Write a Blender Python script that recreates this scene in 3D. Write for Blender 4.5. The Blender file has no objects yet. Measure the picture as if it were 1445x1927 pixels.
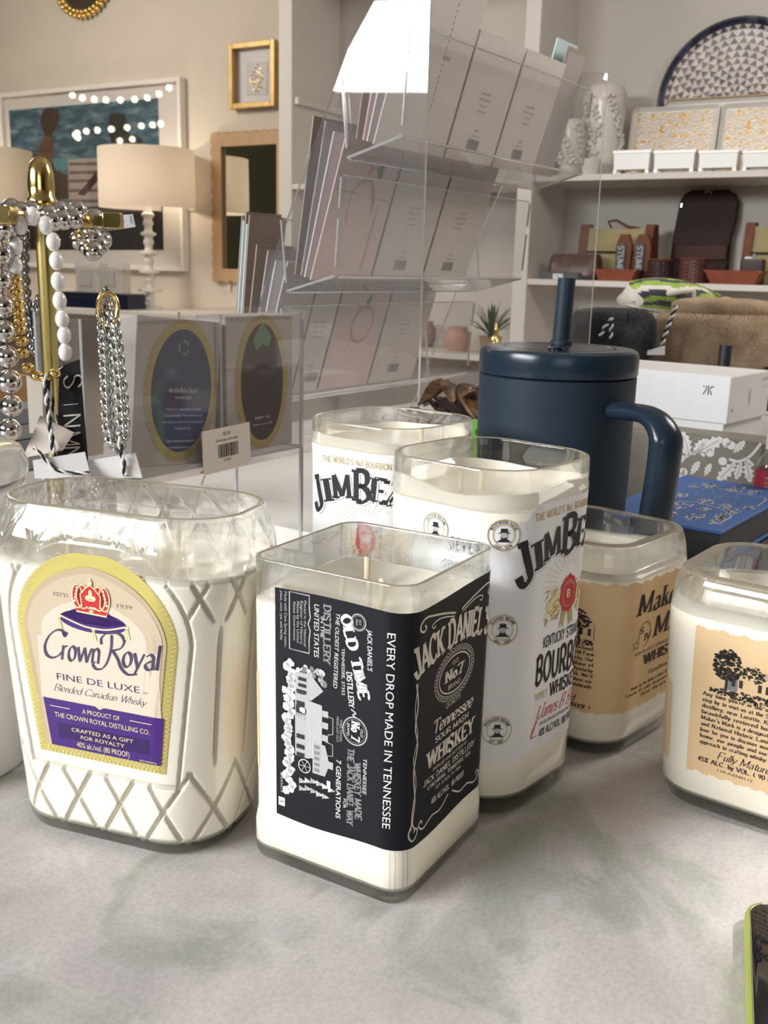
import bpy, math, random
import numpy as np
from mathutils import Vector, Matrix
from mathutils.geometry import tessellate_polygon
from math import sin, cos, tan, pi, radians, sqrt, atan2, hypot

S = bpy.context.scene
COL = S.collection
# ------------------------------------------------------------------ camera
CAM_H = 0.2751
FPX, PITCH, ROLL = 1917.0, 0.23508, radians(1.4)
_f = np.array([0, cos(PITCH), -sin(PITCH)])
_r0 = np.array([1., 0, 0]); _u0 = np.cross(_r0, _f)
RT = cos(ROLL) * _r0 + sin(ROLL) * _u0
UP = -sin(ROLL) * _r0 + cos(ROLL) * _u0
FW = _f
cam_d = bpy.data.cameras.new('camera'); cam = bpy.data.objects.new('camera', cam_d); COL.objects.link(cam)
cam_d.sensor_fit = 'VERTICAL'; cam_d.sensor_height = 24.0; cam_d.lens = 24.0 * FPX / 1927.0
cam_d.clip_start = 0.01
cam.matrix_world = Matrix(((RT[0], UP[0], -FW[0], 0), (RT[1], UP[1], -FW[1], 0), (RT[2], UP[2], -FW[2], CAM_H), (0, 0, 0, 1)))
cam_d.dof.use_dof = True; cam_d.dof.focus_distance = 0.50; cam_d.dof.aperture_fstop = 20.0
S.camera = cam
# ------------------------------------------------------------------ world, lights, exposure
S.view_settings.view_transform = 'Standard'; S.view_settings.look = 'None'
S.view_settings.gamma = 1.0; S.view_settings.use_curve_mapping = False
S.view_settings.exposure = -0.22
S.cycles.max_bounces = 18; S.cycles.transmission_bounces = 14; S.cycles.transparent_max_bounces = 32
S.cycles.glossy_bounces = 6; S.cycles.diffuse_bounces = 4
S.cycles.sample_clamp_indirect = 0.0
S.cycles.caustics_refractive = True; S.cycles.caustics_reflective = False
W = bpy.data.worlds.new('room_light'); S.world = W; W.use_nodes = True
nt = W.node_tree; nt.nodes.clear()
wo = nt.nodes.new('ShaderNodeOutputWorld'); bg = nt.nodes.new('ShaderNodeBackground')
tc = nt.nodes.new('ShaderNodeTexCoord'); sx = nt.nodes.new('ShaderNodeSeparateXYZ'); rp = nt.nodes.new('ShaderNodeValToRGB')
mr = nt.nodes.new('ShaderNodeMapRange'); mr.inputs[1].default_value = -1; mr.inputs[2].default_value = 1
nt.links.new(tc.outputs['Generated'], sx.inputs[0]); nt.links.new(sx.outputs[2], mr.inputs[0]); nt.links.new(mr.outputs[0], rp.inputs[0])
nt.links.new(rp.outputs[0], bg.inputs[0]); nt.links.new(bg.outputs[0], wo.inputs[0])
rp.color_ramp.elements[0].position = 0.30; rp.color_ramp.elements[0].color = (0.10, 0.09, 0.08, 1)
rp.color_ramp.elements[1].position = 0.85; rp.color_ramp.elements[1].color = (0.95, 0.93, 0.90, 1)
e_ = rp.color_ramp.elements.new(0.52); e_.color = (0.34, 0.33, 0.32, 1)
bg.inputs[1].default_value = 0.22

def lamp(name, kind, loc, target, energy, color, size=None, size_y=None, **kw):
    d = bpy.data.lights.new(name, kind); d.energy = energy; d.color = color
    if kind == 'AREA':
        d.shape = 'RECTANGLE'; d.size = size; d.size_y = size_y or size
    for k, v in kw.items(): setattr(d, k, v)
    o = bpy.data.objects.new(name, d); COL.objects.link(o); o.location = loc
    o.rotation_euler = (Vector(target) - Vector(loc)).to_track_quat('-Z', 'Y').to_euler()
    return o
# shop window to the left of the counter, shop ceiling lights, added fill lamps and a spot for the bright counter patch
lamp('window_daylight', 'AREA', (-3.1, -1.05, 1.36), (0.0, 0.50, 0.08), 50, (0.97, 0.985, 1.0), 2.3, 0.68, spread=radians(80))
lamp('front_fill', 'AREA', (0.0, -3.2, 1.0), (0.3, 1.2, 0.25), 17, (0.97, 0.985, 1.0), 1.6, 1.1)  # unseen fill added behind the camera to lighten front-facing surfaces
lamp('ceiling_light_back', 'AREA', (-2.30, 3.45, 1.55), (-0.2, 4.0, 0.2), 36, (1.0, 0.91, 0.80), 0.9, 0.6)
lamp('ceiling_light_shelf', 'AREA', (0.2, 1.9, 1.68), (1.0, 3.4, 0.5), 12, (1.0, 0.90, 0.80), 1.2, 0.6)
lamp('rack_fill', 'AREA', (1.5, 1.3, 1.3), (0.15, 1.2, 0.3), 22, (1.0, 0.94, 0.86), 0.6, 0.6)  # unseen fill added at the right to brighten the rack cards
lamp('counter_patch_spot', 'SPOT', (0.62, 0.10, 1.15), (0.1928, 0.4122, 0.0), 52, (1.0, 0.98, 0.95), spot_size=radians(5.56), spot_blend=0.16, shadow_soft_size=0.02)  # added spot, no fixture: makes the bright patch at the counter's right

# ------------------------------------------------------------------ helpers
def ray(px, py):
    return FW + RT * ((px - 722.5) / FPX) - UP * ((py - 963.5) / FPX)
CAMP = np.array([0, 0, CAM_H])
def on_z(px, py, z=0.0):
    v = ray(px, py); return CAMP + v * ((z - CAM_H) / v[2])
def on_y(px, py, y):
    v = ray(px, py); return CAMP + v * (y / v[1])
def on_p(px, py, P0, n):
    v = ray(px, py); return CAMP + v * (((np.array(P0) - CAMP) @ n) / (v @ n))

MATS = {}
def mat(name, color=(.8, .8, .8), rough=.5, metal=0., spec=.5, **kw):
    if name in MATS: return MATS[name]
    m = bpy.data.materials.new(name); m.use_nodes = True; b = m.node_tree.nodes['Principled BSDF']
    b.inputs['Base Color'].default_value = (*color, 1); b.inputs['Roughness'].default_value = rough
    b.inputs['Metallic'].default_value = metal; b.inputs['Specular IOR Level'].default_value = spec
    for k, v in kw.items(): b.inputs[k.replace('_', ' ')].default_value = v
    MATS[name] = m; return m
def noise_mat(name, stops, scale=5., detail=6., rough=.5, bump=0., bscale=None, distort=0., metal=0., stretch=None, spec=.5, coord='Object', **kw):
    """procedural colour from a noise ramp, optional bump"""
    if name in MATS: return MATS[name]
    m = mat(name, stops[0][1], rough, metal, spec, **kw); n = m.node_tree; b = n.nodes['Principled BSDF']
    t = n.nodes.new('ShaderNodeTexCoord'); src = t.outputs[coord]
    if stretch:
        mp = n.nodes.new('ShaderNodeMapping'); mp.inputs['Scale'].default_value = stretch; n.links.new(src, mp.inputs[0]); src = mp.outputs[0]
    x = n.nodes.new('ShaderNodeTexNoise'); x.inputs['Scale'].default_value = scale; x.inputs['Detail'].default_value = detail; x.inputs['Distortion'].default_value = distort
    n.links.new(src, x.inputs['Vector']); r = n.nodes.new('ShaderNodeValToRGB')
    r.color_ramp.elements[0].position = stops[0][0]; r.color_ramp.elements[0].color = (*stops[0][1], 1)
    r.color_ramp.elements[1].position = stops[-1][0]; r.color_ramp.elements[1].color = (*stops[-1][1], 1)
    for p, c in stops[1:-1]:
        e = r.color_ramp.elements.new(p); e.color = (*c, 1)
    n.links.new(x.outputs[0], r.inputs[0]); n.links.new(r.outputs[0], b.inputs['Base Color'])
    if bump:
        y = n.nodes.new('ShaderNodeTexNoise'); y.inputs['Scale'].default_value = bscale or scale * 4; y.inputs['Detail'].default_value = 4
        n.links.new(src, y.inputs['Vector']); bp = n.nodes.new('ShaderNodeBump'); bp.inputs['Strength'].default_value = bump; bp.inputs['Distance'].default_value = .002
        n.links.new(y.outputs[0], bp.inputs['Height']); n.links.new(bp.outputs[0], b.inputs['Normal'])
    return m
def glass_mat(name, color, ior=1.48, rough=0.0, clear=.5):
    m = bpy.data.materials.new(name); m.use_nodes = True; n = m.node_tree; n.nodes.clear()
    o = n.nodes.new('ShaderNodeOutputMaterial'); g = n.nodes.new('ShaderNodeBsdfGlass'); g.inputs['Color'].default_value = (*color, 1); g.inputs['IOR'].default_value = ior; g.inputs['Roughness'].default_value = rough
    t = n.nodes.new('ShaderNodeBsdfTransparent'); x = n.nodes.new('ShaderNodeMixShader'); x.inputs[0].default_value = clear
    n.links.new(g.outputs[0], x.inputs[1]); n.links.new(t.outputs[0], x.inputs[2]); n.links.new(x.outputs[0], o.inputs[0]); MATS[name] = m; return m
def sheet_mat(name, tint, gloss_gain=1.0, haze=0.0, ior=1.45, hazecol=(.9, .9, .9)):
    """thin clear sheet: passes light straight, mirrors by Fresnel, a little milky haze"""
    m = bpy.data.materials.new(name); m.use_nodes = True; n = m.node_tree; n.nodes.clear()
    o = n.nodes.new('ShaderNodeOutputMaterial'); t = n.nodes.new('ShaderNodeBsdfTransparent'); t.inputs[0].default_value = (*tint, 1)
    g = n.nodes.new('ShaderNodeBsdfGlossy'); g.inputs['Roughness'].default_value = 0.02
    lw = n.nodes.new('ShaderNodeLayerWeight'); lw.inputs[0].default_value = .5
    pw = n.nodes.new('ShaderNodeMath'); pw.operation = 'POWER'; pw.inputs[1].default_value = 5.0; n.links.new(lw.outputs['Facing'], pw.inputs[0])
    mu = n.nodes.new('ShaderNodeMath'); mu.operation = 'MULTIPLY_ADD'; mu.inputs[1].default_value = .9; mu.inputs[2].default_value = .045 * gloss_gain; mu.use_clamp = True
    n.links.new(pw.outputs[0], mu.inputs[0]); mx = n.nodes.new('ShaderNodeMixShader'); n.links.new(mu.outputs[0], mx.inputs[0])
    n.links.new(t.outputs[0], mx.inputs[1]); n.links.new(g.outputs[0], mx.inputs[2]); out = mx.outputs[0]
    if haze:
        d = n.nodes.new('ShaderNodeBsdfDiffuse'); d.inputs[0].default_value = (*hazecol, 1); m2 = n.nodes.new('ShaderNodeMixShader'); m2.inputs[0].default_value = haze
        n.links.new(out, m2.inputs[1]); n.links.new(d.outputs[0], m2.inputs[2]); out = m2.outputs[0]
    n.links.new(out, o.inputs[0]); MATS[name] = m; return m
def emit_mat(name, color, strength):
    m = bpy.data.materials.new(name); m.use_nodes = True; n = m.node_tree; n.nodes.clear()
    o = n.nodes.new('ShaderNodeOutputMaterial'); e = n.nodes.new('ShaderNodeEmission'); e.inputs[0].default_value = (*color, 1); e.inputs[1].default_value = strength
    n.links.new(e.outputs[0], o.inputs[0]); MATS[name] = m; return m

class G:
    """geometry collector: one mesh"""
    def __init__(s): s.v = []; s.f = []; s.m = []
    def add(s, vs, fs, mi=0):
        b = len(s.v); s.v += [tuple(map(float, p)) for p in vs]; s.f += [tuple(i + b for i in f) for f in fs]; s.m += [mi] * len(fs); return s
    def box(s, c, d, rz=0., mi=0, M=None):
        x, y, z = d[0] / 2, d[1] / 2, d[2] / 2; a, b = cos(rz), sin(rz); vs = []
        for i in (-1, 1):
            for j in (-1, 1):
                for k in (-1, 1):
                    p = (c[0] + i * x * a - j * y * b, c[1] + i * x * b + j * y * a, c[2] + k * z)
                    vs.append(tuple(M @ Vector(p)) if M else p)
        return s.add(vs, [(0, 1, 3, 2), (4, 6, 7, 5), (0, 4, 5, 1), (2, 3, 7, 6), (0, 2, 6, 4), (1, 5, 7, 3)], mi)
    def loft(s, rings, cap0=True, cap1=True, mi=0, loop=False):
        n = len(rings[0]); vs = [p for r in rings for p in r]; fs = []; R = len(rings)
        for i in range(R if loop else R - 1):
            k = (i + 1) % R
            for j in range(n):
                fs.append((i * n + j, i * n + (j + 1) % n, k * n + (j + 1) % n, k * n + j))
        if cap0 and not loop: fs.append(tuple(range(n))[::-1])
        if cap1 and not loop: fs.append(tuple((R - 1) * n + j for j in range(n)))
        return s.add(vs, fs, mi)
    def lathe(s, prof, n=32, c=(0, 0, 0), mi=0, cap0=True, cap1=True, sx=1., sy=1.):
        return s.loft([[(c[0] + r * sx * cos(2 * pi * k / n), c[1] + r * sy * sin(2 * pi * k / n), c[2] + z) for k in range(n)] for r, z in prof], cap0, cap1, mi)
    def tube(s, path, rad, n=10, closed=False, mi=0, flat=None):
        P = [Vector(p) for p in path]; N = len(P); rings = []; up = None
        for i in range(N):
            a = P[(i - 1) % N] if (closed or i) else P[i]; b = P[(i + 1) % N] if (closed or i < N - 1) else P[i]
            t = (b - a).normalized()
            if up is None:
                up = Vector((0, 0, 1)) if abs(t.z) < .9 else Vector((1, 0, 0))
            x = t.cross(up)
            if x.length < 1e-6: x = t.cross(Vector((0, 1, 0)))
            x.normalize(); y = x.cross(t).normalized(); up = y
            r = rad[i] if hasattr(rad, '__len__') else rad
            fx, fy = flat or (1, 1)
            rings.append([tuple(P[i] + x * (r * fx * cos(2 * pi * k / n)) + y * (r * fy * sin(2 * pi * k / n))) for k in range(n)])
        return s.loft(rings, True, True, mi, loop=closed)
    def ball(s, c, r, seg=14, rings=8, mi=0, sc=(1, 1, 1)):
        return s.loft([[(c[0] + r * sc[0] * sin(a) * cos(2 * pi * k / seg), c[1] + r * sc[1] * sin(a) * sin(2 * pi * k / seg), c[2] - r * sc[2] * cos(a)) for k in range(seg)]
                       for a in [pi * (i + .15) / (rings + .3) for i in range(rings + 1)]], True, True, mi)
    def prism(s, poly, O, U, V, T, mi=0, edge=None):
        """polygon (u,v) on the plane O,U,V pushed along the vector T"""
        O, U, V, T = (Vector(map(float, a)) for a in (O, U, V, T)); n = len(poly)
        a = [tuple(O + U * p[0] + V * p[1]) for p in poly]; b = [tuple(O + U * p[0] + V * p[1] + T) for p in poly]
        base = len(s.v); s.add(a + b, [tuple(range(n))[::-1], tuple(range(n, 2 * n))], mi)
        s.f += [(base + i, base + (i + 1) % n, base + n + (i + 1) % n, base + n + i) for i in range(n)]; s.m += [mi if edge is None else edge] * n
        return s

def link(name, geo, mats, parent=None, smooth=False, bevel=0., world=False, subsurf=0, seg=2):
    me = bpy.data.meshes.new(name)
    vs = geo.v
    if world and parent is not None:
        Mi = gm(parent).inverted(); vs = [tuple(Mi @ Vector(p)) for p in vs]
    me.from_pydata(vs, [], geo.f)
    if not isinstance(mats, (list, tuple)): mats = [mats]
    for m in mats: me.materials.append(m)
    if len(mats) > 1: me.polygons.foreach_set('material_index', geo.m)
    if smooth:
        me.polygons.foreach_set('use_smooth', [True] * len(me.polygons))
        if smooth != True: me.set_sharp_from_angle(angle=radians(smooth))
    me.update()
    o = bpy.data.objects.new(name, me); COL.objects.link(o)
    if parent is not None: o.parent = parent
    if bevel:
        b = o.modifiers.new('bevel', 'BEVEL'); b.width = bevel; b.segments = seg; b.limit_method = 'ANGLE'; b.angle_limit = radians(40)
        if not smooth:
            me.polygons.foreach_set('use_smooth', [True] * len(me.polygons)); me.set_sharp_from_angle(angle=radians(50))
    if subsurf:
        b = o.modifiers.new('subdivision', 'SUBSURF'); b.levels = subsurf; b.render_levels = subsurf
    return o
def gm(o):
    M = Matrix.Translation(o.location) @ o.rotation_euler.to_matrix().to_4x4()
    return gm(o.parent) @ M if o.parent else M
def tag(o, label, cat, group=None, kind=None):
    o['label'] = label; o['category'] = cat
    if group: o['group'] = group
    if kind: o['kind'] = kind
    return o
def thing(name, label, cat, loc=(0, 0, 0), rz=0., group=None, rot=None):
    o = bpy.data.objects.new(name, None); o.empty_display_size = .02; COL.objects.link(o); o.location = tuple(map(float, loc))
    o.rotation_euler = rot or (0, 0, rz); return tag(o, label, cat, group)
def struct(name, geo, m, **kw):
    o = link(name, geo, m, **kw); o['kind'] = 'structure'; return o
def dup(root, loc, rz=None, label=None, rot=None):
    def cp(o, par):
        c = o.copy(); COL.objects.link(c)
        if par is not None: c.parent = par
        for ch in o.children: cp(ch, c)
        return c
    r = cp(root, None); r.location = tuple(map(float, loc))
    if rz is not None: r.rotation_euler = (0, 0, rz)
    if rot is not None: r.rotation_euler = rot
    if label: r['label'] = label
    return r

# ------------------------------------------------------------------ lettering
_tc = {}
def sans(s, bold=0.):
    """flat outline text of the built-in face: (verts, faces, width) with cap height 1"""
    k = (s, bold)
    if k in _tc: return _tc[k]
    c = bpy.data.curves.new('lettering', 'FONT'); c.body = s; c.resolution_u = 3; c.offset = bold; c.fill_mode = 'FRONT'
    o = bpy.data.objects.new('lettering', c); COL.objects.link(o)
    dg = bpy.context.evaluated_depsgraph_get(); me = bpy.data.meshes.new_from_object(o.evaluated_get(dg))
    q = 1 / .73
    v = [(p.co.x * q, p.co.y * q) for p in me.vertices]; f = [tuple(p.vertices) for p in me.polygons]
    bpy.data.objects.remove(o); bpy.data.curves.remove(c); bpy.data.meshes.remove(me)
    x0 = min((p[0] for p in v), default=0); x1 = max((p[0] for p in v), default=0)
    _tc[k] = ([(p[0] - x0, p[1]) for p in v], f, x1 - x0); return _tc[k]
GLY = {'A': (16, '-06,8Q -8Q,G6 -3D,DD'), 'B': (15, '-26,2Q ~2Q,8Q,CO,CJ,8G,2G ~2G,8G,DD,D9,86,26'), 'C': (16, '~FM,CP,8Q,4O,1J,1D,48,86,C7,FA'),
 'D': (17, '-26,2Q ~2Q,8Q,DN,FI,FD,D9,86,26'), 'E': (14, '-26,2Q -2Q,DQ -2G,BG -26,D6 -DQ,DN -D6,D9'), 'F': (14, '-26,2Q -2Q,DQ -2G,BG -DQ,DN'), 'G': (17, '~FM,CP,8Q,4O,1J,1D,48,86,C7,E9 -E6,EF -9F,FF'),
 'H': (16, '-26,2Q -E6,EQ -2G,EG'), 'I': (4, '-26,2Q'), 'J': (10, '~8Q,8J,8B,78,46,17,0B -4Q,BQ'), 'K': (15, '-26,2Q -2D,EQ -6H,E6'), 'L': (14, '-26,2Q -26,D6 -D6,D9'), 'M': (20, '-26,2Q -2Q,A8 -A8,IQ -IQ,I6'),
 'N': (16, '-26,2Q -2Q,E6 -E6,EQ'), 'O': (16, '~8Q,4O,1J,1D,48,86,C8,FD,FJ,CO,8Q'), 'P': (14, '-26,2Q ~2Q,9Q,DN,DI,9F,2F'), 'Q': (17, '~8Q,4O,1J,1D,48,86,C8,FD,FJ,CO,8Q -AB,F4'), 'R': (15, '-26,2Q ~2Q,9Q,DN,DI,9F,2F -8F,E6'),
 'S': (14, '~CM,AP,7Q,3P,1M,2I,6H,AE,CB,B8,86,46,1A'), 'T': (16, '-86,8Q -1Q,FQ -1Q,1N -FQ,FN'), 'U': (16, '~2Q,2H,2C,48,86,C8,EC,EH,EQ'), 'V': (16, '-0Q,86 -86,GQ'), 'W': (22, '-0Q,66 -66,BQ -BQ,G6 -G6,MQ'),
 'X': (15, '-06,EQ -0Q,E6'), 'Y': (15, '-0Q,7G -EQ,7G -7G,76'), 'Z': (14, '-1Q,DQ -DQ,16 -16,D6'),
 'a': (11, '~2G,5I,8H,9E,9A,A6 ~9D,5C,2A,28,46,76,98'), 'b': (11, '-26,2Q ~2E,5I,8H,AD,A9,86,56,29'), 'c': (10, '~9G,7I,4H,1E,1A,36,66,98'), 'd': (12, '-A6,AQ ~AE,7I,4H,1E,1A,36,66,A9'), 'e': (11, '~1C,9C,9F,7I,4I,1F,1A,36,66,98'),
 'f': (7, '~8P,6Q,4O,4K,46 -1I,7I'), 'g': (11, '~AI,AC,A5,82,51,13 ~AE,7I,4H,1E,1A,36,66,A9'), 'h': (11, '-26,2Q ~2E,5I,8H,9E,96'), 'i': (4, '-26,2I -2M,2O'), 'j': (5, '~3I,3A,33,10'), 'k': (11, '-26,2Q -2C,9I -5E,A6'), 'l': (4, '-26,2Q'),
 'm': (17, '-26,2I ~2E,4I,7I,8E,86 ~8E,AI,DI,EE,E6'), 'n': (11, '-26,2I ~2E,5I,8H,9E,96'), 'o': (11, '~5I,2G,1C,28,56,88,9C,8G,5I'), 'p': (11, '-20,2I ~2E,5I,8H,AD,A9,86,56,29'), 'q': (12, '-A0,AI ~AE,7I,4H,1E,1A,36,66,A9'),
 'r': (8, '-26,2I ~2E,4H,7I'), 's': (9, '~8G,5I,2H,2E,5C,8A,87,56,18'), 't': (7, '~4N,4E,49,66,87 -1I,7I'), 'u': (11, '~2I,2A,36,66,99 -9I,96'), 'v': (10, '-0I,56 -56,AI'), 'w': (16, '-0I,46 -46,8I -8I,C6 -C6,GI'), 'x': (10, '-0I,96 -06,9I'),
 'y': (10, '-0I,56 -AI,20'), 'z': (9, '-1I,8I -8I,16 -16,86'), '0': (12, '~6Q,2N,1G,29,66,A9,BG,AN,6Q'), '1': (8, '-46,4Q -1N,4Q'), '2': (12, '~1L,3P,7Q,BN,AJ,5C,16 -16,B6'), '3': (12, '~1N,5Q,AO,9I,5G ~5G,AE,B9,76,36,09'),
 '4': (12, '-86,8Q -8Q,0B -0B,BB'), '5': (12, '-AQ,2Q -2Q,1H ~1H,6I,AE,A9,76,36,08'), '6': (12, '~AO,7Q,3N,1G,19,46,86,BA,9E,6F,2D'), '7': (12, '-0Q,BQ -BQ,46 -0Q,0N'), '8': (12, '~6Q,2N,2J,6G,AJ,AN,6Q ~6G,1C,29,66,A9,BC,6G'), '9': (12, '~AJ,6F,2I,2M,6Q,AO,AI,8B,46'),
 "'": (4, '-2M,3Q'), '.': (4, '-26,28'), ',': (5, '-37,13'), '-': (8, '-1E,7E'), '(': (6, '~5Q,2L,1G,2B,56'), ')': (6, '~1Q,4L,5G,4B,16'), '%': (14, '-16,DQ ~4Q,2N,4K,6N,4Q ~A6,89,AC,C9,A6'), '/': (9, '-06,8Q'), '&': (15, '-E6,4K ~4K,4P,7Q,9N,3F,18,56,98,CE'), ' ': (8, '')}
_B = {c: i for i, c in enumerate('0123456789ABCDEFGHIJKLMNOPQRSTUVWXYZ')}
def spline(pts, k=4, closed=None):
    n = len(pts)
    if closed is None: closed = pts[0] == pts[-1]
    out = []
    for i in range(n - 1):
        p1, p2 = pts[i], pts[i + 1]
        p0 = pts[i - 1] if i else (pts[-2] if closed else (2 * p1[0] - p2[0], 2 * p1[1] - p2[1]))
        p3 = pts[i + 2] if i + 2 < n else (pts[1] if closed else (2 * p2[0] - p1[0], 2 * p2[1] - p1[1]))
        for j in range(k):
            t = j / k
            out.append(tuple(.5 * (2 * p1[d] + (p2[d] - p0[d]) * t + (2 * p0[d] - 5 * p1[d] + 4 * p2[d] - p3[d]) * t * t + (3 * p1[d] - p0[d] - 3 * p2[d] + p3[d]) * t ** 3) for d in (0, 1)))
    out.append(pts[-1]); return out
def ribbon(pts, wid, pen=None):
    """quads along a path; wid = full width, number, list or pen=(thick, thin, angle)"""
    n = len(pts); L = []; R = []
    for i in range(n):
        a = pts[max(i - 1, 0)]; b = pts[min(i + 1, n - 1)]
        if n > 2 and pts[0] == pts[-1] and i in (0, n - 1): a, b = pts[-2], pts[1]
        dx, dy = b[0] - a[0], b[1] - a[1]; l = hypot(dx, dy) or 1e-9; dx /= l; dy /= l
        w = pen[1] + (pen[0] - pen[1]) * abs(sin(atan2(dy, dx) - pen[2])) ** 1.3 if pen else (wid[i] if hasattr(wid, '__len__') else wid)
        L.append((pts[i][0] - dy * w / 2, pts[i][1] + dx * w / 2)); R.append((pts[i][0] + dy * w / 2, pts[i][1] - dx * w / 2))
    return L + R, [(i, i + 1, n + i + 1, n + i) for i in range(n - 1)]
_gc = {}
def pen_text(s, thick=.16, thin=.06, serif=.11, track=.12, pen=radians(20), k=3):
    key = (s, thick, thin, serif, track, pen, k)
    if key in _gc: return _gc[key]
    V = []; F = []; x = 0.
    for ch in s:
        w, st = GLY.get(ch, GLY[' '])
        for q in st.split():
            pts = [(_B[c[0]] / 20., (_B[c[1]] - 6) / 20.) for c in q[1:].split(',')]
            path = spline(pts, k) if q[0] == '~' else pts
            vs, fs = ribbon([(p[0] + x, p[1]) for p in path], 0, (thick, thin, pen))
            b = len(V); V += vs; F += [tuple(i + b for i in f) for f in fs]
            if serif and q[0] == '-' and abs(pts[-1][1] - pts[0][1]) > .3:
                for p in (pts[0], pts[-1]):
                    if any(abs(p[1] - h) < .02 for h in (0, .6, 1., -.3)):
                        if ch in 'AVMNWvwZ' and p[1] in (0, 1.) and sum(c[1:].count(q[1:3] if p is pts[0] else q[4:6]) for c in st.split()) > 1: continue
                        sg = 1 if p[1] < .5 else -1; t = thin * .9; xx = p[0] + x; b = len(V); e = thick / 2 + serif
                        V += [(xx - e, p[1]), (xx + e, p[1]), (xx + e, p[1] + sg * t), (xx - e, p[1] + sg * t)]; F.append((b, b + 1, b + 2, b + 3))
        x += w / 20. + track
    _gc[key] = (V, F, max(x - track, .01)); return _gc[key]

class Ink:
    """print on a surface: everything in (u, v) metres, mapped by fn(u, v, lift)"""
    def __init__(s, fn, lift=.00042): s.fn = fn; s.g = G(); s.mats = []; s.lift = lift
    def mi(s, m):
        if m not in s.mats: s.mats.append(m)
        return s.mats.index(m)
    def raw(s, vs, fs, m, lv=0):
        s.g.add([s.fn(p[0], p[1], s.lift + lv * .00007) for p in vs], fs, s.mi(m)); return s
    def poly(s, pts, m, lv=0):
        t = tessellate_polygon([[Vector((p[0], p[1], 0)) for p in pts]])
        return s.raw(pts, [tuple(a) for a in t], m, lv)
    def rect(s, x0, y0, x1, y1, m, lv=0, nx=1):
        vs = []; 
        for i in range(nx + 1):
            x = x0 + (x1 - x0) * i / nx; vs += [(x, y0), (x, y1)]
        return s.raw(vs, [(2 * i, 2 * i + 2, 2 * i + 3, 2 * i + 1) for i in range(nx)], m, lv)
    def ell(s, cx, cy, rx, ry, m, lv=0, n=28, a0=0):
        return s.poly([(cx + rx * cos(a0 + 2 * pi * i / n), cy + ry * sin(a0 + 2 * pi * i / n)) for i in range(n)], m, lv)
    def ring(s, cx, cy, rx, ry, w, m, lv=0, n=40):
        p = [(cx + rx * cos(2 * pi * i / n), cy + ry * sin(2 * pi * i / n)) for i in range(n)]; p.append(p[0])
        return s.line(p, w, m, lv)
    def line(s, pts, w, m, lv=0, curve=False, k=5, pen=None):
        if curve: pts = spline(list(pts), k)
        vs, fs = ribbon(pts, w, pen); return s.raw(vs, fs, m, lv)
    def text(s, t, x, y, h, m, width=None, al='C', style='sans', rot=0., shear=0., arc=None, lv=0, bold=0., warp=None, **kw):
        vs, fs, w = sans(t, bold) if style == 'sans' else pen_text(t, **kw)
        kx = h if width is None else width / w
        W_ = w * kx; ox = {'C': -W_ / 2, 'L': 0, 'R': -W_}[al]; c, d = cos(rot), sin(rot); out = []
        for p in vs:
            a, b = p[0] * kx + ox + shear * p[1] * h, p[1] * h
            if warp: a, b = warp(a, b)
            if arc:   # baseline bent on a circle of radius arc (positive = arch)
                th = a / arc; a, b = (arc + b) * sin(th), (arc + b) * cos(th) - arc
            out.append((x + a * c - b * d, y + a * d + b * c))
        return s.raw(out, fs, m, lv)
    def done(s, parent, name='lettering'):
        return link(name, s.g, s.mats, parent) if s.g.v else None
# ------------------------------------------------------------------ counter
def marble():
    m = mat('marble', (.6, .58, .56), .22, 0, .35); n = m.node_tree; b = n.nodes['Principled BSDF']; L = n.links.new
    t = n.nodes.new('ShaderNodeTexCoord')
    def noise(sc, det, dist=0., rough=.6):
        x = n.nodes.new('ShaderNodeTexNoise'); x.inputs['Scale'].default_value = sc; x.inputs['Detail'].default_value = det; x.inputs['Distortion'].default_value = dist; x.inputs['Roughness'].default_value = rough
        L(t.outputs['Object'], x.inputs['Vector']); return x.outputs[0]
    def ramp(src, stops):
        r = n.nodes.new('ShaderNodeValToRGB'); e = r.color_ramp.elements
        e[0].position, e[0].color = stops[0][0], (*stops[0][1], 1); e[1].position, e[1].color = stops[-1][0], (*stops[-1][1], 1)
        for p, c in stops[1:-1]:
            q = e.new(p); q.color = (*c, 1)
        L(src, r.inputs[0]); return r.outputs[0]
    def mix(f, a, c):
        x = n.nodes.new('ShaderNodeMix'); x.data_type = 'RGBA'; L(f, x.inputs[0]); L(a, x.inputs[6]); L(c, x.inputs[7]); return x.outputs[2]
    base = ramp(noise(10, 9, .7, .62), [(.33, (.455, .435, .435)), (.45, (.575, .545, .54)), (.56, (.63, .60, .595)), (.68, (.73, .70, .695))])
    green = ramp(noise(30, 5, 2.0), [(.3, (.36, .385, .335)), (.7, (.46, .475, .43))])
    gm_ = ramp(noise(13, 6, .8, .6), [(.53, (0, 0, 0)), (.63, (.7, .7, .7))])
    c1 = mix(gm_, base, green)
    brown = ramp(noise(40, 3), [(.3, (.50, .43, .33)), (.7, (.58, .51, .42))])
    bm = ramp(noise(17, 4, .8), [(.66, (0, 0, 0)), (.74, (.55, .55, .55))])
    c2 = mix(bm, c1, brown)
    speck = ramp(noise(420, 3), [(.35, (.88, .87, .86)), (.6, (1, 1, 1))])
    mu = n.nodes.new('ShaderNodeMix'); mu.data_type = 'RGBA'; mu.blend_type = 'MULTIPLY'; mu.inputs[0].default_value = 1.0; L(c2, mu.inputs[6]); L(speck, mu.inputs[7])
    L(mu.outputs[2], b.inputs['Base Color']); return m
M_MARBLE = marble()
A0 = radians(34.7)     # the counter runs along u, its depth along w
U = np.array([sin(A0), cos(A0), 0]); Wd = np.array([-cos(A0), sin(A0), 0])
g = G(); g.box((0.12, 0, -.02), (2.6, 1.62, .04))
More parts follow.
